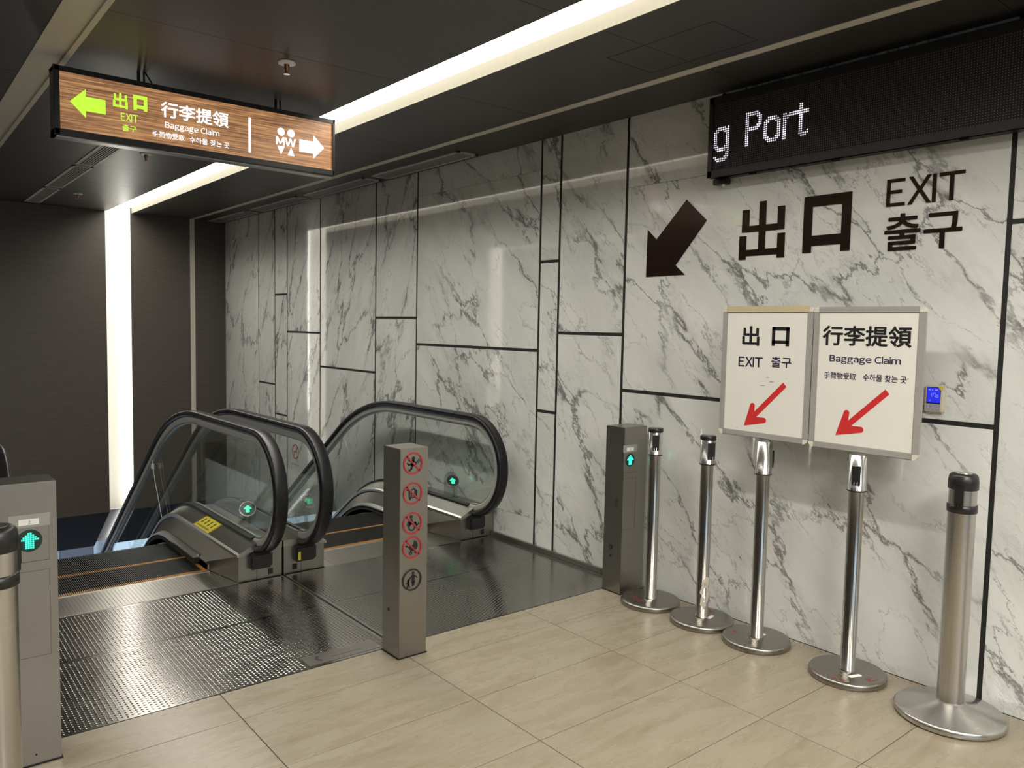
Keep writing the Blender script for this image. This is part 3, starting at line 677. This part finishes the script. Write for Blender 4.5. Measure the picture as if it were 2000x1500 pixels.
def fig_cart(m, s, d, p, r):
    p([(-.45, .36), (-.30, .36), (-.22, -.38), (-.38, -.38)]); s((-.60, .34), (-.40, .34), .1); s((-.30, -.40), (.42, -.34), .09)
    s((-.12, .30), (-.12, -.28), .07); s((-.12, .30), (.22, .38), .08); s((.22, .38), (.22, -.26), .07); s((-.12, -.24), (.22, -.22), .06); s((0, .42), (.14, .47), .06)
    s((.34, .26), (.34, -.26), .07); s((.44, .22), (.44, -.26), .06); s((.22, .30), (.44, .24), .06); d(-.26, -.50, .08); d(.38, -.46, .07)
def fig_chair(m, s, d, p, r):
    d(-.14, .60, .15); p([(-.36, .38), (-.02, .42), (.05, .02), (-.34, -.02)]); s((-.42, .18), (-.48, -.14), .12); s((-.2, .02), (.32, .02), .19); s((.32, .02), (.44, -.22), .15); s((.44, -.22), (.66, -.08), .12)
    r(-.05, -.33, .24, .36); s((-.3, .1), (-.3, -.2), .12)
def fig_pram(m, s, d, p, r):
    p([(-.30, .10), (.02, .14), (.26, .58), (.48, .46), (.58, .14), (.50, -.16), (.26, -.36), (-.10, -.34), (-.30, -.12)])
    s((-.30, .02), (-.58, .16), .10); d(-.60, .17, .09); s((-.1, -.3), (-.2, -.45), .08); r(-.16, -.52, .08, .17); d(.36, -.50, .12)
def fig_parent(m, s, d, p, r):
    d(.14, .58, .14); p([(.02, .42), (.26, .42), (.36, -.28), (-.06, -.28)]); s((.04, .36), (-.28, .08), .12); s((.26, .36), (.52, .14), .11)
    s((.08, -.26), (.08, -.55), .12); s((.22, -.26), (.22, -.50), .12)
    d(-.36, -.04, .12); s((-.36, -.14), (-.36, -.40), .20); s((-.36, -.16), (-.22, .06), .09); s((-.36, -.18), (-.60, -.28), .09); s((-.40, -.42), (-.50, -.68), .10); s((-.32, -.42), (-.24, -.64), .10)
for cz, fn, red in ((.888, fig_climb, True), (.752, fig_cart, True), (.616, fig_chair, True), (.506, fig_pram, True), (.357, fig_parent, False)): pic(cz, fn, red)

# ------------------------------------------------------------------ belt stanchions
def cassette(m, x, y, r, ang, z0, z1, w_=.034):
    f = Fr((x + (r - .003) * math.cos(ang), y + (r - .003) * math.sin(ang), 0), (-math.sin(ang), math.cos(ang), 0), (0, 0, 1))
    m.box(-w_ / 2, w_ / 2, z0 + .018, z1, 0, .014, f)
    for a in (-w_ / 2, -.004, w_ / 2 - .008): m.box(a, a + .008, z0, z0 + .02, 0, .012, f)
    return m
def stanchion(x, y, ang, label, sticker, paint, group='belt stanchions along the marble wall', sign=False, name='belt_stanchion', cap=True):
    t = thing(name, (x, y, 0), label, 'sign' if sign else 'stanchion', group)
    R = .161
    MB().lathe(x, y, [(R - .004, 0), (R, .004), (R, .022), (R - .005, .0285), (R - .02, .0298), (.030, .0305)], 56).build('base', 'steel_worn', t)
    MB().lathe(x, y, [(.036, .0295), (.036, .035), (.0315, .039), (.0315, .838)], 32).build('pole', 'steel_post', t)
    h = MB().lathe(x, y, [(.0375, .826), (.0395, .828), (.0395, .832), (.0385, .834), (.0385, .955 if cap else .985), (.036, .957 if cap else .986)], 36).build('belt_head', 'chrome', t)
    MB().lathe(x, y, [(.0388, .8255), (.0405, .827), (.0405, .831), (.0388, .8325)], 36).build('head_seal', 'black_plastic', h)
    if cap:
        c_ = MB().lathe(x, y, [(.0395, .953), (.0405, .956), (.0405, .970), (.038, .974)], 36).build('cap', 'black_plastic', t)
        MB().lathe(x, y, [(.022, .974), (.022, .9755)], 24).build('cap_disc', 'steel_worn', c_)
    cassette(MB(), x, y, .0385, ang, .858, .940).build('belt_cassette', 'black_plastic', t)
    sx, sy, sa, sl_, sw = sticker
    f = Fr((x + sx, y + sy, .0303), (math.cos(sa), math.sin(sa), 0), (-math.sin(sa), math.cos(sa), 0))
    MB().box(-sl_ / 2, sl_ / 2, -sw / 2, sw / 2, 0, .0008, f).build('paper_sticker', 'white_sticker', t)
    rnd = random.Random(int(x * 1000 + y * 777))
    for px_, py_, a in paint:
        m = MB(); g = Fr((x + px_, y + py_, .0303), (math.cos(a), math.sin(a), 0), (-math.sin(a), math.cos(a), 0))
        for q in range(6):
            u0, v0 = rnd.uniform(-.022, .022), rnd.uniform(-.022, .022); m.seg((u0, v0), (u0 + rnd.uniform(-.02, .02), v0 + rnd.uniform(-.02, .02)), .0035, 0, .0005, g)
        m.build('red_paint_mark', 'red_ink', t)
    return t
PX = 3.290
g1 = stanchion(PX, 2.775, math.radians(222), 'thin steel stanchion nearest the bollard by the marble wall', (-.035, -.03, .5, .035, .020), [(-.09, .03, .3), (-.05, .07, 0)])
g2 = stanchion(PX, 2.430, math.radians(242), 'thin steel stanchion with a peeling sticker low on its pole', (.03, -.035, .2, .055, .018), [(.10, .0, .4)])
vs = MB(); rnd = random.Random(3)
for i in range(14):
    a = math.radians(235) + rnd.uniform(-.75, .75); z = rnd.uniform(.10, .235)
    ff = Fr((PX + .0312 * math.cos(a), 2.430 + .0312 * math.sin(a), z), (-math.sin(a), math.cos(a), 0), (0, 0, 1))
    k = [(rnd.uniform(.006, .013) * math.cos(2 * PI * j / 7), rnd.uniform(.014, .03) * math.sin(2 * PI * j / 7)) for j in range(7)]
    vs.prism(k, 0, .0012, ff)
vs.build('peeling_sticker', 'peeled_paper', g2)
g3 = stanchion(PX, 2.105, math.radians(-12), 'steel stanchion holding the framed sign that reads EXIT', (.045, -.01, .1, .022, .02), [(-.05, .08, .2), (.09, .04, .2)], 'framed signs on stanchions', True, 'sign_stand', False)
g4 = stanchion(PX, 1.645, math.radians(200), 'steel stanchion holding the framed sign that reads Baggage Claim', (-.04, -.055, -.35, .06, .020), [(-.11, -.02, .2), (-.02, -.11, .5)], 'framed signs on stanchions', True, 'sign_stand', False)
FX = 3.288
def framed(t, ya, yb, z0, z1):
    """ya > yb: left and right edge as seen; board faces -x"""
    fr = Fr((FX, 0, 0), (0, -1, 0), (0, 0, 1))    # u = -y, n = -x
    a0, a1 = -ya, -yb; W_ = .028
    B(a0 + .01, a1 - .01, z0 + .01, z1 - .01, -.016, -.004, fr=fr).build('back_board', 'frame_grey', t)
    m = MB(); 
    m.box(a0, a0 + W_, z0 + .022, z1 - .022, -.018, .002, fr); m.box(a1 - W_, a1, z0 + .022, z1 - .022, -.018, .002, fr)
    m.box(a0 + .022, a1 - .022, z0, z0 + W_, -.018, .002, fr); m.box(a0 + .022, a1 - .022, z1 - W_, z1, -.018, .002, fr)
    m.build('frame', 'frame_grey', t, bevel=.003)
    for a, b, q in ((a0, z0, 2), (a1, z0, 3), (a1, z1, 0), (a0, z1, 1)):
        sx = 1 if a == a0 else -1; sz = 1 if b == z0 else -1; r = .024
        pts = [(a + sx * r, b + sz * r)] + [(a + sx * r + r * math.cos(q * PI / 2 + i * PI / 16), b + sz * r + r * math.sin(q * PI / 2 + i * PI / 16)) for i in range(9)]
        MB().prism(pts, -.019, .003, fr).build('corner_cap', 'corner_clear', t)
    p = B(a0 + W_ - .002, a1 - W_ + .002, z0 + W_ - .002, z1 - W_ + .002, -.006, -.002, fr=fr).build('poster', 'paper', t)
    B(-.028 - t['_o'][1], .028 - t['_o'][1], z0 - .03, z0 + .004, -.010, .002, fr=fr).build('sign_bracket', 'aluminium', t)
    return fr, p
def red_arrow(m, fr, tip, tail, k1, k2, w_=.026, hw=.026):
    m.seg(tail, (tip[0] + (tail[0] - tip[0]) * .10, tip[1] + (tail[1] - tip[1]) * .10), w_, -.002, -.0010, fr, False)
    m.prism([tip, (tip[0] - 0, tip[1])] if 0 else [tip, (k1[0] - hw * .5, k1[1]), (k1[0] + hw * .5, k1[1]), (tip[0] + .052, tip[1] + .048), (k2[0], k2[1] + hw * .5), (k2[0], k2[1] - hw * .5)], -.002, -.0012, fr)
    m.disc(k1[0], k1[1], hw * .5, -.002, -.0011, fr, 16); m.disc(k2[0], k2[1], hw * .5, -.002, -.0011, fr, 16); return m
P0, P1 = -.002, -.0012
fr, p1 = framed(g3, 2.367, 1.884, .995, 1.625)
text('出', fr, -2.252, -2.157, 1.438, 1.533, P0, P1, 'print_exit_chinese', 'black_print', p1, .022)
m = MB()
for q in ((-2.090, -2.000, 1.513, 1.530), (-2.090, -2.000, 1.452, 1.467), (-2.090, -2.073, 1.441, 1.530), (-2.017, -2.000, 1.441, 1.530)): m.box(*q, P0, P1, fr)
m.build('print_exit_chinese', 'black_print', p1)
text('EXIT', fr, -2.268, -2.135, 1.336, 1.384, P0, P1, 'print_exit', 'navy_print', p1, .012)
text('출구', fr, -2.088, -1.983, 1.340, 1.391, P0, P1, 'print_exit_korean', 'navy_print', p1, .012)
red_arrow(MB(), fr, (-2.223, 1.048), (-2.012, 1.262), (-2.180, 1.150), (-2.115, 1.084)).build('print_arrow', 'red_print', p1)
B(-2.340, -1.900, 1.600, 1.628, .003, .0036, fr=fr).build('old_tape', 'old_tape', g3)
m = MB(); rnd = random.Random(11)
for i in range(9): a, b = rnd.uniform(-2.3, -1.95), rnd.choice((1.29, 1.27, 1.03, 1.02, 1.25)); m.seg((a, b), (a + rnd.uniform(.004, .02), b + .001), .0025, P0, P1 - .0004, fr, False)
m.build('print_smudge', 'grey_print', p1)
fr, p2 = framed(g4, 1.880, 1.396, .992, 1.622)
text('行李提領', fr, -1.836, -1.447, 1.452, 1.540, P0, P1, 'print_baggage_chinese', 'black_print', p2, .022)
text('Baggage Claim', fr, -1.798, -1.487, 1.372, 1.411, P0, P1, 'print_baggage_claim', 'navy_print', p2, .012)
text('手荷物受取', fr, -1.820, -1.674, 1.305, 1.335, P0, P1, 'print_baggage_japanese', 'navy_print', p2, .008)
text('수하물 찾는 곳', fr, -1.643, -1.459, 1.305, 1.335, P0, P1, 'print_baggage_korean', 'navy_print', p2, .008)
red_arrow(MB(), fr, (-1.754, 1.057), (-1.535, 1.265), (-1.708, 1.160), (-1.642, 1.093)).build('print_arrow', 'red_print', p2)
# stout stanchions
def stout(x, y, ang, label):
    t = thing('belt_stanchion', (x, y, 0), label, 'stanchion', 'stout steel stanchions'); R = .199
    MB().lathe(x, y, [(R - .010, 0), (R - .008, .006)], 64).build('rubber_foot', 'black_matte', t)
    MB().lathe(x, y, [(R - .004, .004), (R, .008), (R, .026), (R - .006, .031), (.058, .066), (.052, .070)], 64).build('base', 'steel_brushed_post', t)
    MB().lathe(x, y, [(.049, .062), (.049, .938)], 44).build('pole', 'steel_brushed_post', t)
    c_ = MB().lathe(x, y, [(.050, .912), (.0535, .914), (.0535, .945), (.050, .966), (.042, .974), (.030, .975)], 44).build('cap', 'black_plastic', t)
    MB().lathe(x, y, [(.030, .974), (.029, .9762)], 28).build('cap_disc', 'steel_brushed_post', c_)
    MB().lathe(x, y, [(.0495, .822), (.0535, .824), (.0535, .852), (.0495, .854)], 44).build('collar', 'black_plastic', t)
    cassette(MB(), x, y, .050, ang, .848, .930, .030).build('belt_cassette', 'black_plastic', t)
    f = Fr((x - .095, y - .03, .052), (.9, .25, .30), (-.3, .9, 0)); f.v = (f.v - f.u * f.v.dot(f.u)).normalized(); f.n = f.u.cross(f.v)
    B(-.02, .02, -.011, .011, 0, .001, fr=f).build('paper_sticker', 'white_sticker', t)
    return t
stout(3.267, 1.212, math.radians(188), 'stout brushed-steel stanchion with cone base and black cap, rightmost')
d_ = (r2 * ((-20 - 1000) / 1530.237) + fw); dd = 1.95; px_, py_ = d_.x * dd, d_.y * dd
stout(px_, py_, math.radians(30), 'black-capped steel stanchion cut off by the left edge of the view')

# ------------------------------------------------------------------ hanging sign
HY0, HY1 = 4.25, 4.36; HX0, HX1, HZ0, HZ1 = .693, 2.118, 2.362, 2.680
t = thing('hanging_sign', ((HX0 + HX1) / 2, (HY0 + HY1) / 2, HZ1), 'backlit wood-look sign for Exit and Baggage Claim hanging from the ceiling', 'sign')
m = MB(); m.box(HX0, HX1, HY0 + .006, HY1 - .006, HZ0, HZ0 + .03); m.box(HX0, HX1, HY0 + .006, HY1 - .006, HZ1 - .02, HZ1); m.box(HX0, HX0 + .022, HY0 + .006, HY1 - .006, HZ0, HZ1); m.box(HX1 - .022, HX1, HY0 + .006, HY1 - .006, HZ0, HZ1)
m.build('housing', 'black_plastic', t)
B(HX0 + .01, HX1 - .01, HY0 + .02, HY1 - .02, HZ0 - .006, HZ0 + .001).build('underside_plate', 'steel', t)
for sgn, nm in ((1, 'front_panel'), (-1, 'rear_panel')):
    f = Fr((0, HY0 if sgn > 0 else HY1, 0), (sgn, 0, 0), (0, 0, 1))
    A = (lambda x0, x1: (x0, x1)) if sgn > 0 else (lambda x0, x1: (-x1, -x0))
    a0, a1 = A(HX0, HX1)
    m = MB(); m.box(a0, a1, HZ0, HZ0 + .030, -.012, 0, f); m.box(a0, a1, HZ1 - .024, HZ1, -.012, 0, f); m.box(a0, a0 + .024, HZ0, HZ1, -.012, 0, f); m.box(a1 - .014, a1, HZ0, HZ1, -.012, 0, f)
    m.build('sign_frame', 'black_plastic', t, bevel=.002)
    p = B(a0 + .02, a1 - .012, HZ0 + .026, HZ1 - .02, -.012, -.006, fr=f).build(nm, 'sign_wood', t)
    c0, c1 = -.006, -.0052
    def PB(x0, x1, z0, z1, m): a, b = A(x0, x1); m.box(a, b, z0, z1, c0, c1, f)
    def PP(pts, m): m.prism([(sgn * a, b) for a, b in pts], c0, c1, f)
    m = MB(); PP([(.759, 2.525), (.826, 2.592), (.826, 2.558), (.912, 2.558), (.912, 2.491), (.826, 2.491), (.826, 2.459)], m); m.build('green_arrow', 'sign_green', p)
    def TX(s, x0, x1, z0, z1, nm_, mt, bold): a, b = A(x0, x1); text(s, f, a, b, z0, z1, c0, c1, nm_, mt, p, bold)
    TX('出', .945, 1.011, 2.533, 2.606, 'sign_exit_chinese', 'sign_green', .025)
    m = MB()
    for q in ((1.037, 1.101, 2.593, 2.610), (1.037, 1.101, 2.547, 2.563), (1.037, 1.053, 2.538, 2.610), (1.085, 1.101, 2.538, 2.610)): PB(*q, m)
    m.build('sign_exit_chinese', 'sign_green', p)
    TX('EXIT', .979, 1.058, 2.476, 2.513, 'sign_exit', 'sign_green', .004); TX('출구', .985, 1.049, 2.428, 2.458, 'sign_exit_korean', 'sign_green', .012)
    TX('行李提領', 1.166, 1.505, 2.528, 2.606, 'sign_baggage_chinese', 'sign_white', .018)
    TX('Baggage Claim', 1.184, 1.456, 2.468, 2.507, 'sign_baggage_claim', 'sign_white', .004)
    TX('手荷物受取', 1.123, 1.279, 2.424, 2.454, 'sign_baggage_japanese', 'sign_white', .004); TX('수하물 찾는 곳', 1.304, 1.509, 2.422, 2.453, 'sign_baggage_korean', 'sign_white', .004)
    m = MB(); PB(1.612, 1.625, 2.419, 2.605, m); m.build('divider_line', 'sign_white', p); m = MB()
    for cx in (1.795, 1.853):
        a = sgn * cx; m.disc(a, 2.560, .0215, c0, c1, f, 24)
    PP([(1.772, 2.482), (1.816, 2.482), (1.795, 2.437)], m); PP([(1.833, 2.437), (1.874, 2.437), (1.853, 2.482)], m)
    m.build('toilet_symbol', 'sign_white', p); m = MB()
    PP([(1.902, 2.537), (1.987, 2.537), (1.987, 2.573), (2.053, 2.511), (1.987, 2.442), (1.987, 2.469), (1.902, 2.469)], m)
    m.build('white_arrow', 'sign_white', p)
    TX('MW', 1.766, 1.882, 2.487, 2.532, 'sign_toilets', 'sign_white', .035)
for x in (1.075, 1.785):
    MB().lathe(x, 4.305, [(.008, HZ1), (.008, ZC)], 12).build('hanger_rod', 'black_plastic', t)
    MB().lathe(x + .025, 4.305, [(.005, HZ1), (.005, ZC)], 10).build('hanger_rod', 'black_plastic', t)
    if x < 1.2: MB().tube([(x + .03, 4.30, ZC), (x + .045, 4.29, 2.71), (x + .065, 4.29, HZ1)], .004).build('cable', 'black_plastic', t)

# ------------------------------------------------------------------ LED board on the wall
LX = 3.362; LY0, LY1 = 2.552, -.20; LZ0, LZ1 = 2.290, 2.690
t = thing('led_display_board', (LX, 1.2, LZ0), 'long black LED display board on marble wall showing g Port', 'sign')
f = Fr((LX, 0, 0), (0, -1, 0), (0, 0, 1))
a0, a1 = -LY0, -LY1
B(a0 + .004, a1 - .004, LZ0 + .004, LZ1 - .004, -.100, -.012, fr=f).build('housing', 'black_plastic', t)
m = MB(); m.box(a0, a1, LZ0, LZ0 + .034, -.03, 0, f); m.box(a0, a1, LZ1 - .034, LZ1, -.03, 0, f); m.box(a0, a0 + .026, LZ0, LZ1, -.03, 0, f); m.box(a1 - .026, a1, LZ0, LZ1, -.03, 0, f)
m.build('board_frame', 'black_plastic', t, bevel=.002)
scr = B(a0 + .02, a1 - .02, LZ0 + .028, LZ1 - .028, -.02, -.008, fr=f).build('screen', 'black_matte', t)
PT = .0103; ZT = LZ1 - .040; U0 = a0 + .033; NROW = 32; NCOL = int((a1 - .03 - U0) / PT)
G = {
 'g': ["..#####.#", ".########", "###...###", "##.....##", "##.....##", "##.....##", "##.....##", "##.....##", "##.....##", "###...###", ".########", "..#####.##"[:9], ".......##", ".......##", "##....###", ".#######.", "..#####.."],
 'P': ["#######..", "########.", "##....###", "##.....##", "##.....##", "##.....##", "##....###", "########.", "#######..", "##.......", "##.......", "##.......", "##.......", "##.......", "##.......", "##......."],
 'o': ["..#####..", ".#######.", "###...###", "##.....##", "##.....##", "##.....##", "##.....##", "##.....##", "##.....##", "###...###", ".#######.", "..#####.."],
 'r': ["##.####", "#######", "###....", "##.....", "##.....", "##.....", "##.....", "##.....", "##.....", "##.....", "##.....", "##....."],
 't': [".##...", ".##...", ".##...", "######", "######", ".##...", ".##...", ".##...", ".##...", ".##...", ".##...", ".##...", ".##..#", ".#####", "..###."]}
lit = {}
for ch, c0_, r0_ in (('g', 0, 11), ('P', 18, 7), ('o', 28, 11), ('r', 38, 11), ('t', 45, 8)):
    for j, row in enumerate(G[ch]):
        for i, q in enumerate(row):
            if q == '#': lit[(c0_ + i, r0_ + j)] = ch
mo = MB(); ml = {c_: MB() for c_ in 'gPort'}
for i in range(NCOL):
    for j in range(NROW):
        u = U0 + i * PT; z = ZT - .004 - j * PT; on = (i, j) in lit; r = .0042 if on else .0017
        (ml[lit[(i, j)]] if on else mo).add([f(u - r, z, -.0065), f(u, z - r, -.0065), f(u + r, z, -.0065), f(u, z + r, -.0065)], [(0, 1, 2, 3)])
mo.build('unlit_dots', 'led_dot_off', scr, kind='stuff'); [ml[c_].build('lit_letter', 'led_white', scr) for c_ in 'gPort']
B(a0 - .006, a0 + .075, LZ0 - .028, LZ0 + .002, -.100, -.055, fr=f).build('wall_bracket', 'black_plastic', t, bevel=.003)
m = MB(); m.disc(a0 + .055, LZ0 - .034, .010, -.070, -.062, f, 16); m.build('bracket_bolt', 'chrome', t)
for u in (a0 + .23, a0 + .66, a0 + 1.2): B(u, u + .03, LZ0 - .008, LZ0 + .002, -.05, -.03, fr=f).build('latch', 'black_matte', t)
MB().disc(a0 + .07, LZ1 + .006, .012, -.03, -.02, f, 16).build('cable_knob', 'black_matte', t)

# ------------------------------------------------------------------ big letters on the marble
f = Fr((XW, 0, 0), (0, -1, 0), (0, 0, 1)); K0, K1 = -.001, .004
def strokes(label, name, a0, a1, b0, b1, boxes):
    m = MB()
    for i, (x0, x1, y0, y1) in enumerate(boxes):
        m.box(a0 + x0 * (a1 - a0), a0 + x1 * (a1 - a0), b1 - y1 * (b1 - b0), b1 - y0 * (b1 - b0), K0, K1 - i * .00003, f)
    o = m.build(name, 'letter_brown'); o['label'] = label; o['category'] = 'lettering'; return o
t = MB().prism([(-2.762, 2.217), (-2.624, 2.094), (-2.824, 1.866), (-2.757, 1.811), (-3.035, 1.809), (-3.033, 2.077), (-2.966, 2.017)], K0, K1, f).build('wall_arrow', 'letter_brown')
t['label'] = 'large dark brown arrow on the marble wall pointing down left'; t['category'] = 'sign'
ch = [(.05, .21, .12, .50), (.05, .98, .41, .52), (.83, .98, .12, .50), (.43, .58, .0, .93), (.0, .16, .58, 1.0), (.0, 1.0, .83, .94), (.84, 1.0, .58, 1.0)]
strokes('large brown Chinese character beside the arrow, first of the two above the signs', 'wall_character', -2.415, -2.156, 1.872, 2.157, ch)
strokes('large brown square Chinese character between the other one and EXIT', 'wall_character', -2.060, -1.825, 1.885, 2.150, [(0, 1, 0, .19), (0, 1, .70, .88), (0, .19, 0, 1), (.81, 1, 0, 1)])
def wtext(s, a0, a1, b0, b1, bold, label, nm):
    o = thing(nm, (XW, -(a0 + a1) / 2, (b0 + b1) / 2), label, 'lettering'); text(s, f, a0, a1, b0, b1, K0, K1, 'letters', 'letter_brown', o, bold * .5)
wtext('EXIT', -1.668, -1.350, 2.062, 2.180, .012, 'brown EXIT lettering on the marble under the LED board', 'wall_lettering')
wtext('출구', -1.669, -1.350, 1.868, 2.028, .03, 'brown Korean lettering on the marble below the word EXIT', 'wall_lettering')
# no smoking mark low on the marble
t = thing('no_smoking_sign', (XW, 7.857, .14), 'small red no smoking mark on the marble wall behind the escalator', 'sign')
g = Fr((XW, 7.857, .14), (0, -1, 0), (0, 0, 1))
m = MB(); m.ring(0, 0, .068, .080, -.001, .002, g); m.seg((-.05, -.05), (.05, .05), .010, -.001, .002, g); m.build('mark', 'wall_red', t)
m = MB(); m.seg((-.04, .0), (.035, .0), .012, -.001, .001, g); m.seg((.02, .02), (.03, .045), .006, -.001, .001, g); m.build('cigarette', 'grey_print', t)
m = MB()
for i in range(4): m.disc(-.075 + i * .05, -.14, .012, -.001, .001, g, 8)
m.build('print_dots', 'grey_print', t)

# ------------------------------------------------------------------ thermostat
t = thing('thermostat', (XW, 1.415, 1.18), 'cream wall thermostat with blue screen right of the framed signs', 'thermostat')
B(-1.455, -1.376, 1.180, 1.297, -.001, .018, fr=f).build('case', 'cream_plastic', t, bevel=.006)
sc = B(-1.445, -1.389, 1.218, 1.289, .017, .0190, fr=f).build('screen', 'black_plastic', t)
q = B(-1.4425, -1.391, 1.223, 1.2865, .0188, .0193, fr=f).build('screen_glow', 'lcd_blue', t)
m = MB()
def seg7(m, a, b, w_, h, on):
    k = .0012; P = {'a': ((a, b + h), (a + w_, b + h)), 'b': ((a + w_, b + h), (a + w_, b + h / 2)), 'c': ((a + w_, b + h / 2), (a + w_, b)), 'd': ((a, b), (a + w_, b)), 'e': ((a, b), (a, b + h / 2)), 'f': ((a, b + h / 2), (a, b + h)), 'g': ((a, b + h / 2), (a + w_, b + h / 2))}
    for s in on: m.seg(P[s][0], P[s][1], k, .0193, .0197, f, False)
seg7(m, -1.431, 1.247, .007, .016, 'bc'); seg7(m, -1.417, 1.247, .007, .016, 'abcf'); seg7(m, -1.405, 1.246, .006, .010, 'abcdef'); m.disc(-1.4075, 1.2465, .001, .0193, .0197, f, 8)
m.seg((-1.438, 1.277), (-1.430, 1.277), .003, .0193, .0196, f, False); m.seg((-1.424, 1.277), (-1.419, 1.277), .003, .0193, .0196, f, False); m.seg((-1.412, 1.277), (-1.400, 1.277), .003, .0193, .0196, f, False); m.disc(-1.430, 1.232, .002, .0193, .0196, f, 8)
m.build('screen_digits', 'lcd_pale', q)
pd = B(-1.445, -1.389, 1.189, 1.216, .017, .0188, fr=f).build('button_pad', 'button_film', t)
for a, b in ((-1.436, 1.211), (-1.419, 1.211), (-1.399, 1.209), (-1.436, 1.202), (-1.418, 1.203), (-1.399, 1.200), (-1.427, 1.194), (-1.410, 1.194)):
    MB().disc(a, b, .0032, .0187, .0196, f, 12, .7).build('button', 'button_glow', pd)
MB().disc(-1.388, 1.286, .0085, .018, .0200, f, 20).build('yellow_sticker', 'yellow', t)

# ------------------------------------------------------------------ ceiling fittings
for i, (x, y, lb) in enumerate(((1.573, 3.662, 'ceiling sprinkler with white rose above and right of the hanging sign'), (1.626, 6.34, 'ceiling sprinkler just below the hanging sign, middle one'), (1.627, 8.817, 'ceiling sprinkler nearest the back wall'))):
    t = thing('sprinkler', (x, y, ZC), lb, 'sprinkler', 'ceiling sprinklers')
    MB().lathe(x, y, [(.042, ZC), (.042, ZC - .006), (.034, ZC - .010)], 28).build('rose', 'white_rose', t)
    MB().lathe(x, y, [(.013, ZC - .009), (.013, ZC - .030), (.008, ZC - .036), (.008, ZC - .052)], 16).build('body', 'brass', t)
    MB().lathe(x, y, [(.015, ZC - .052), (.015, ZC - .055)], 20).build('deflector', 'chrome', t)
for i, (y0, y1, lb) in enumerate(((5.80, 7.15, 'louvred ceiling vent nearest the hanging sign'), (7.215, 8.545, 'middle louvred vent of the ceiling row on the left'), (8.625, 9.80, 'louvred ceiling vent touching the back wall'))):
    t = thing('ceiling_vent', (1.37, (y0 + y1) / 2, ZC), lb, 'vent', 'louvred ceiling vents')
    x0, x1 = 1.300, 1.448; m = MB()
    m.box(x0, x1, y0, y0 + .02, ZC - .006, ZC); m.box(x0, x1, y1 - .02, y1, ZC - .006, ZC); m.box(x0, x0 + .02, y0, y1, ZC - .006, ZC); m.box(x1 - .02, x1, y0, y1, ZC - .006, ZC)
    m.build('vent_frame', 'vent_grey', t); B(x0 + .02, x1 - .02, y0 + .02, y1 - .02, ZC - .0015, ZC).build('vent_back', 'black_matte', t)
    for k in range(6): B(x0 + .025 + k * .0175, x0 + .031 + k * .0175, y0 + .02, y1 - .02, ZC - .005, ZC - .001).build('slat', 'vent_grey', t)
for y0, y1, lb in ((4.62, 5.885, 'slim ceiling air panel by the marble wall, nearest one'), (6.01, 7.22, 'slim ceiling air panel by the marble wall, second one'), (7.37, 8.57, 'slim ceiling air panel by the marble wall, third one'), (8.72, 9.93, 'slim ceiling air panel by the marble wall, at the back wall')):
    t = thing('ceiling_vent', (3.335, (y0 + y1) / 2, ZC), lb, 'vent', 'slim air panels beside the marble wall')
    x0, x1 = 3.250, 3.425; m = MB()
    m.box(x0, x1, y0, y0 + .022, ZC - .008, ZC); m.box(x0, x1, y1 - .022, y1, ZC - .008, ZC); m.box(x0, x0 + .022, y0, y1, ZC - .008, ZC); m.box(x1 - .022, x1, y0, y1, ZC - .008, ZC)
    m.build('vent_frame', 'vent_grey', t); B(x0 + .022, x1 - .022, y0 + .022, y1 - .022, ZC - .004, ZC).build('mesh_panel', 'diffuser_grey', t)
for o in D.objects:
    if '_o' in o: del o['_o']
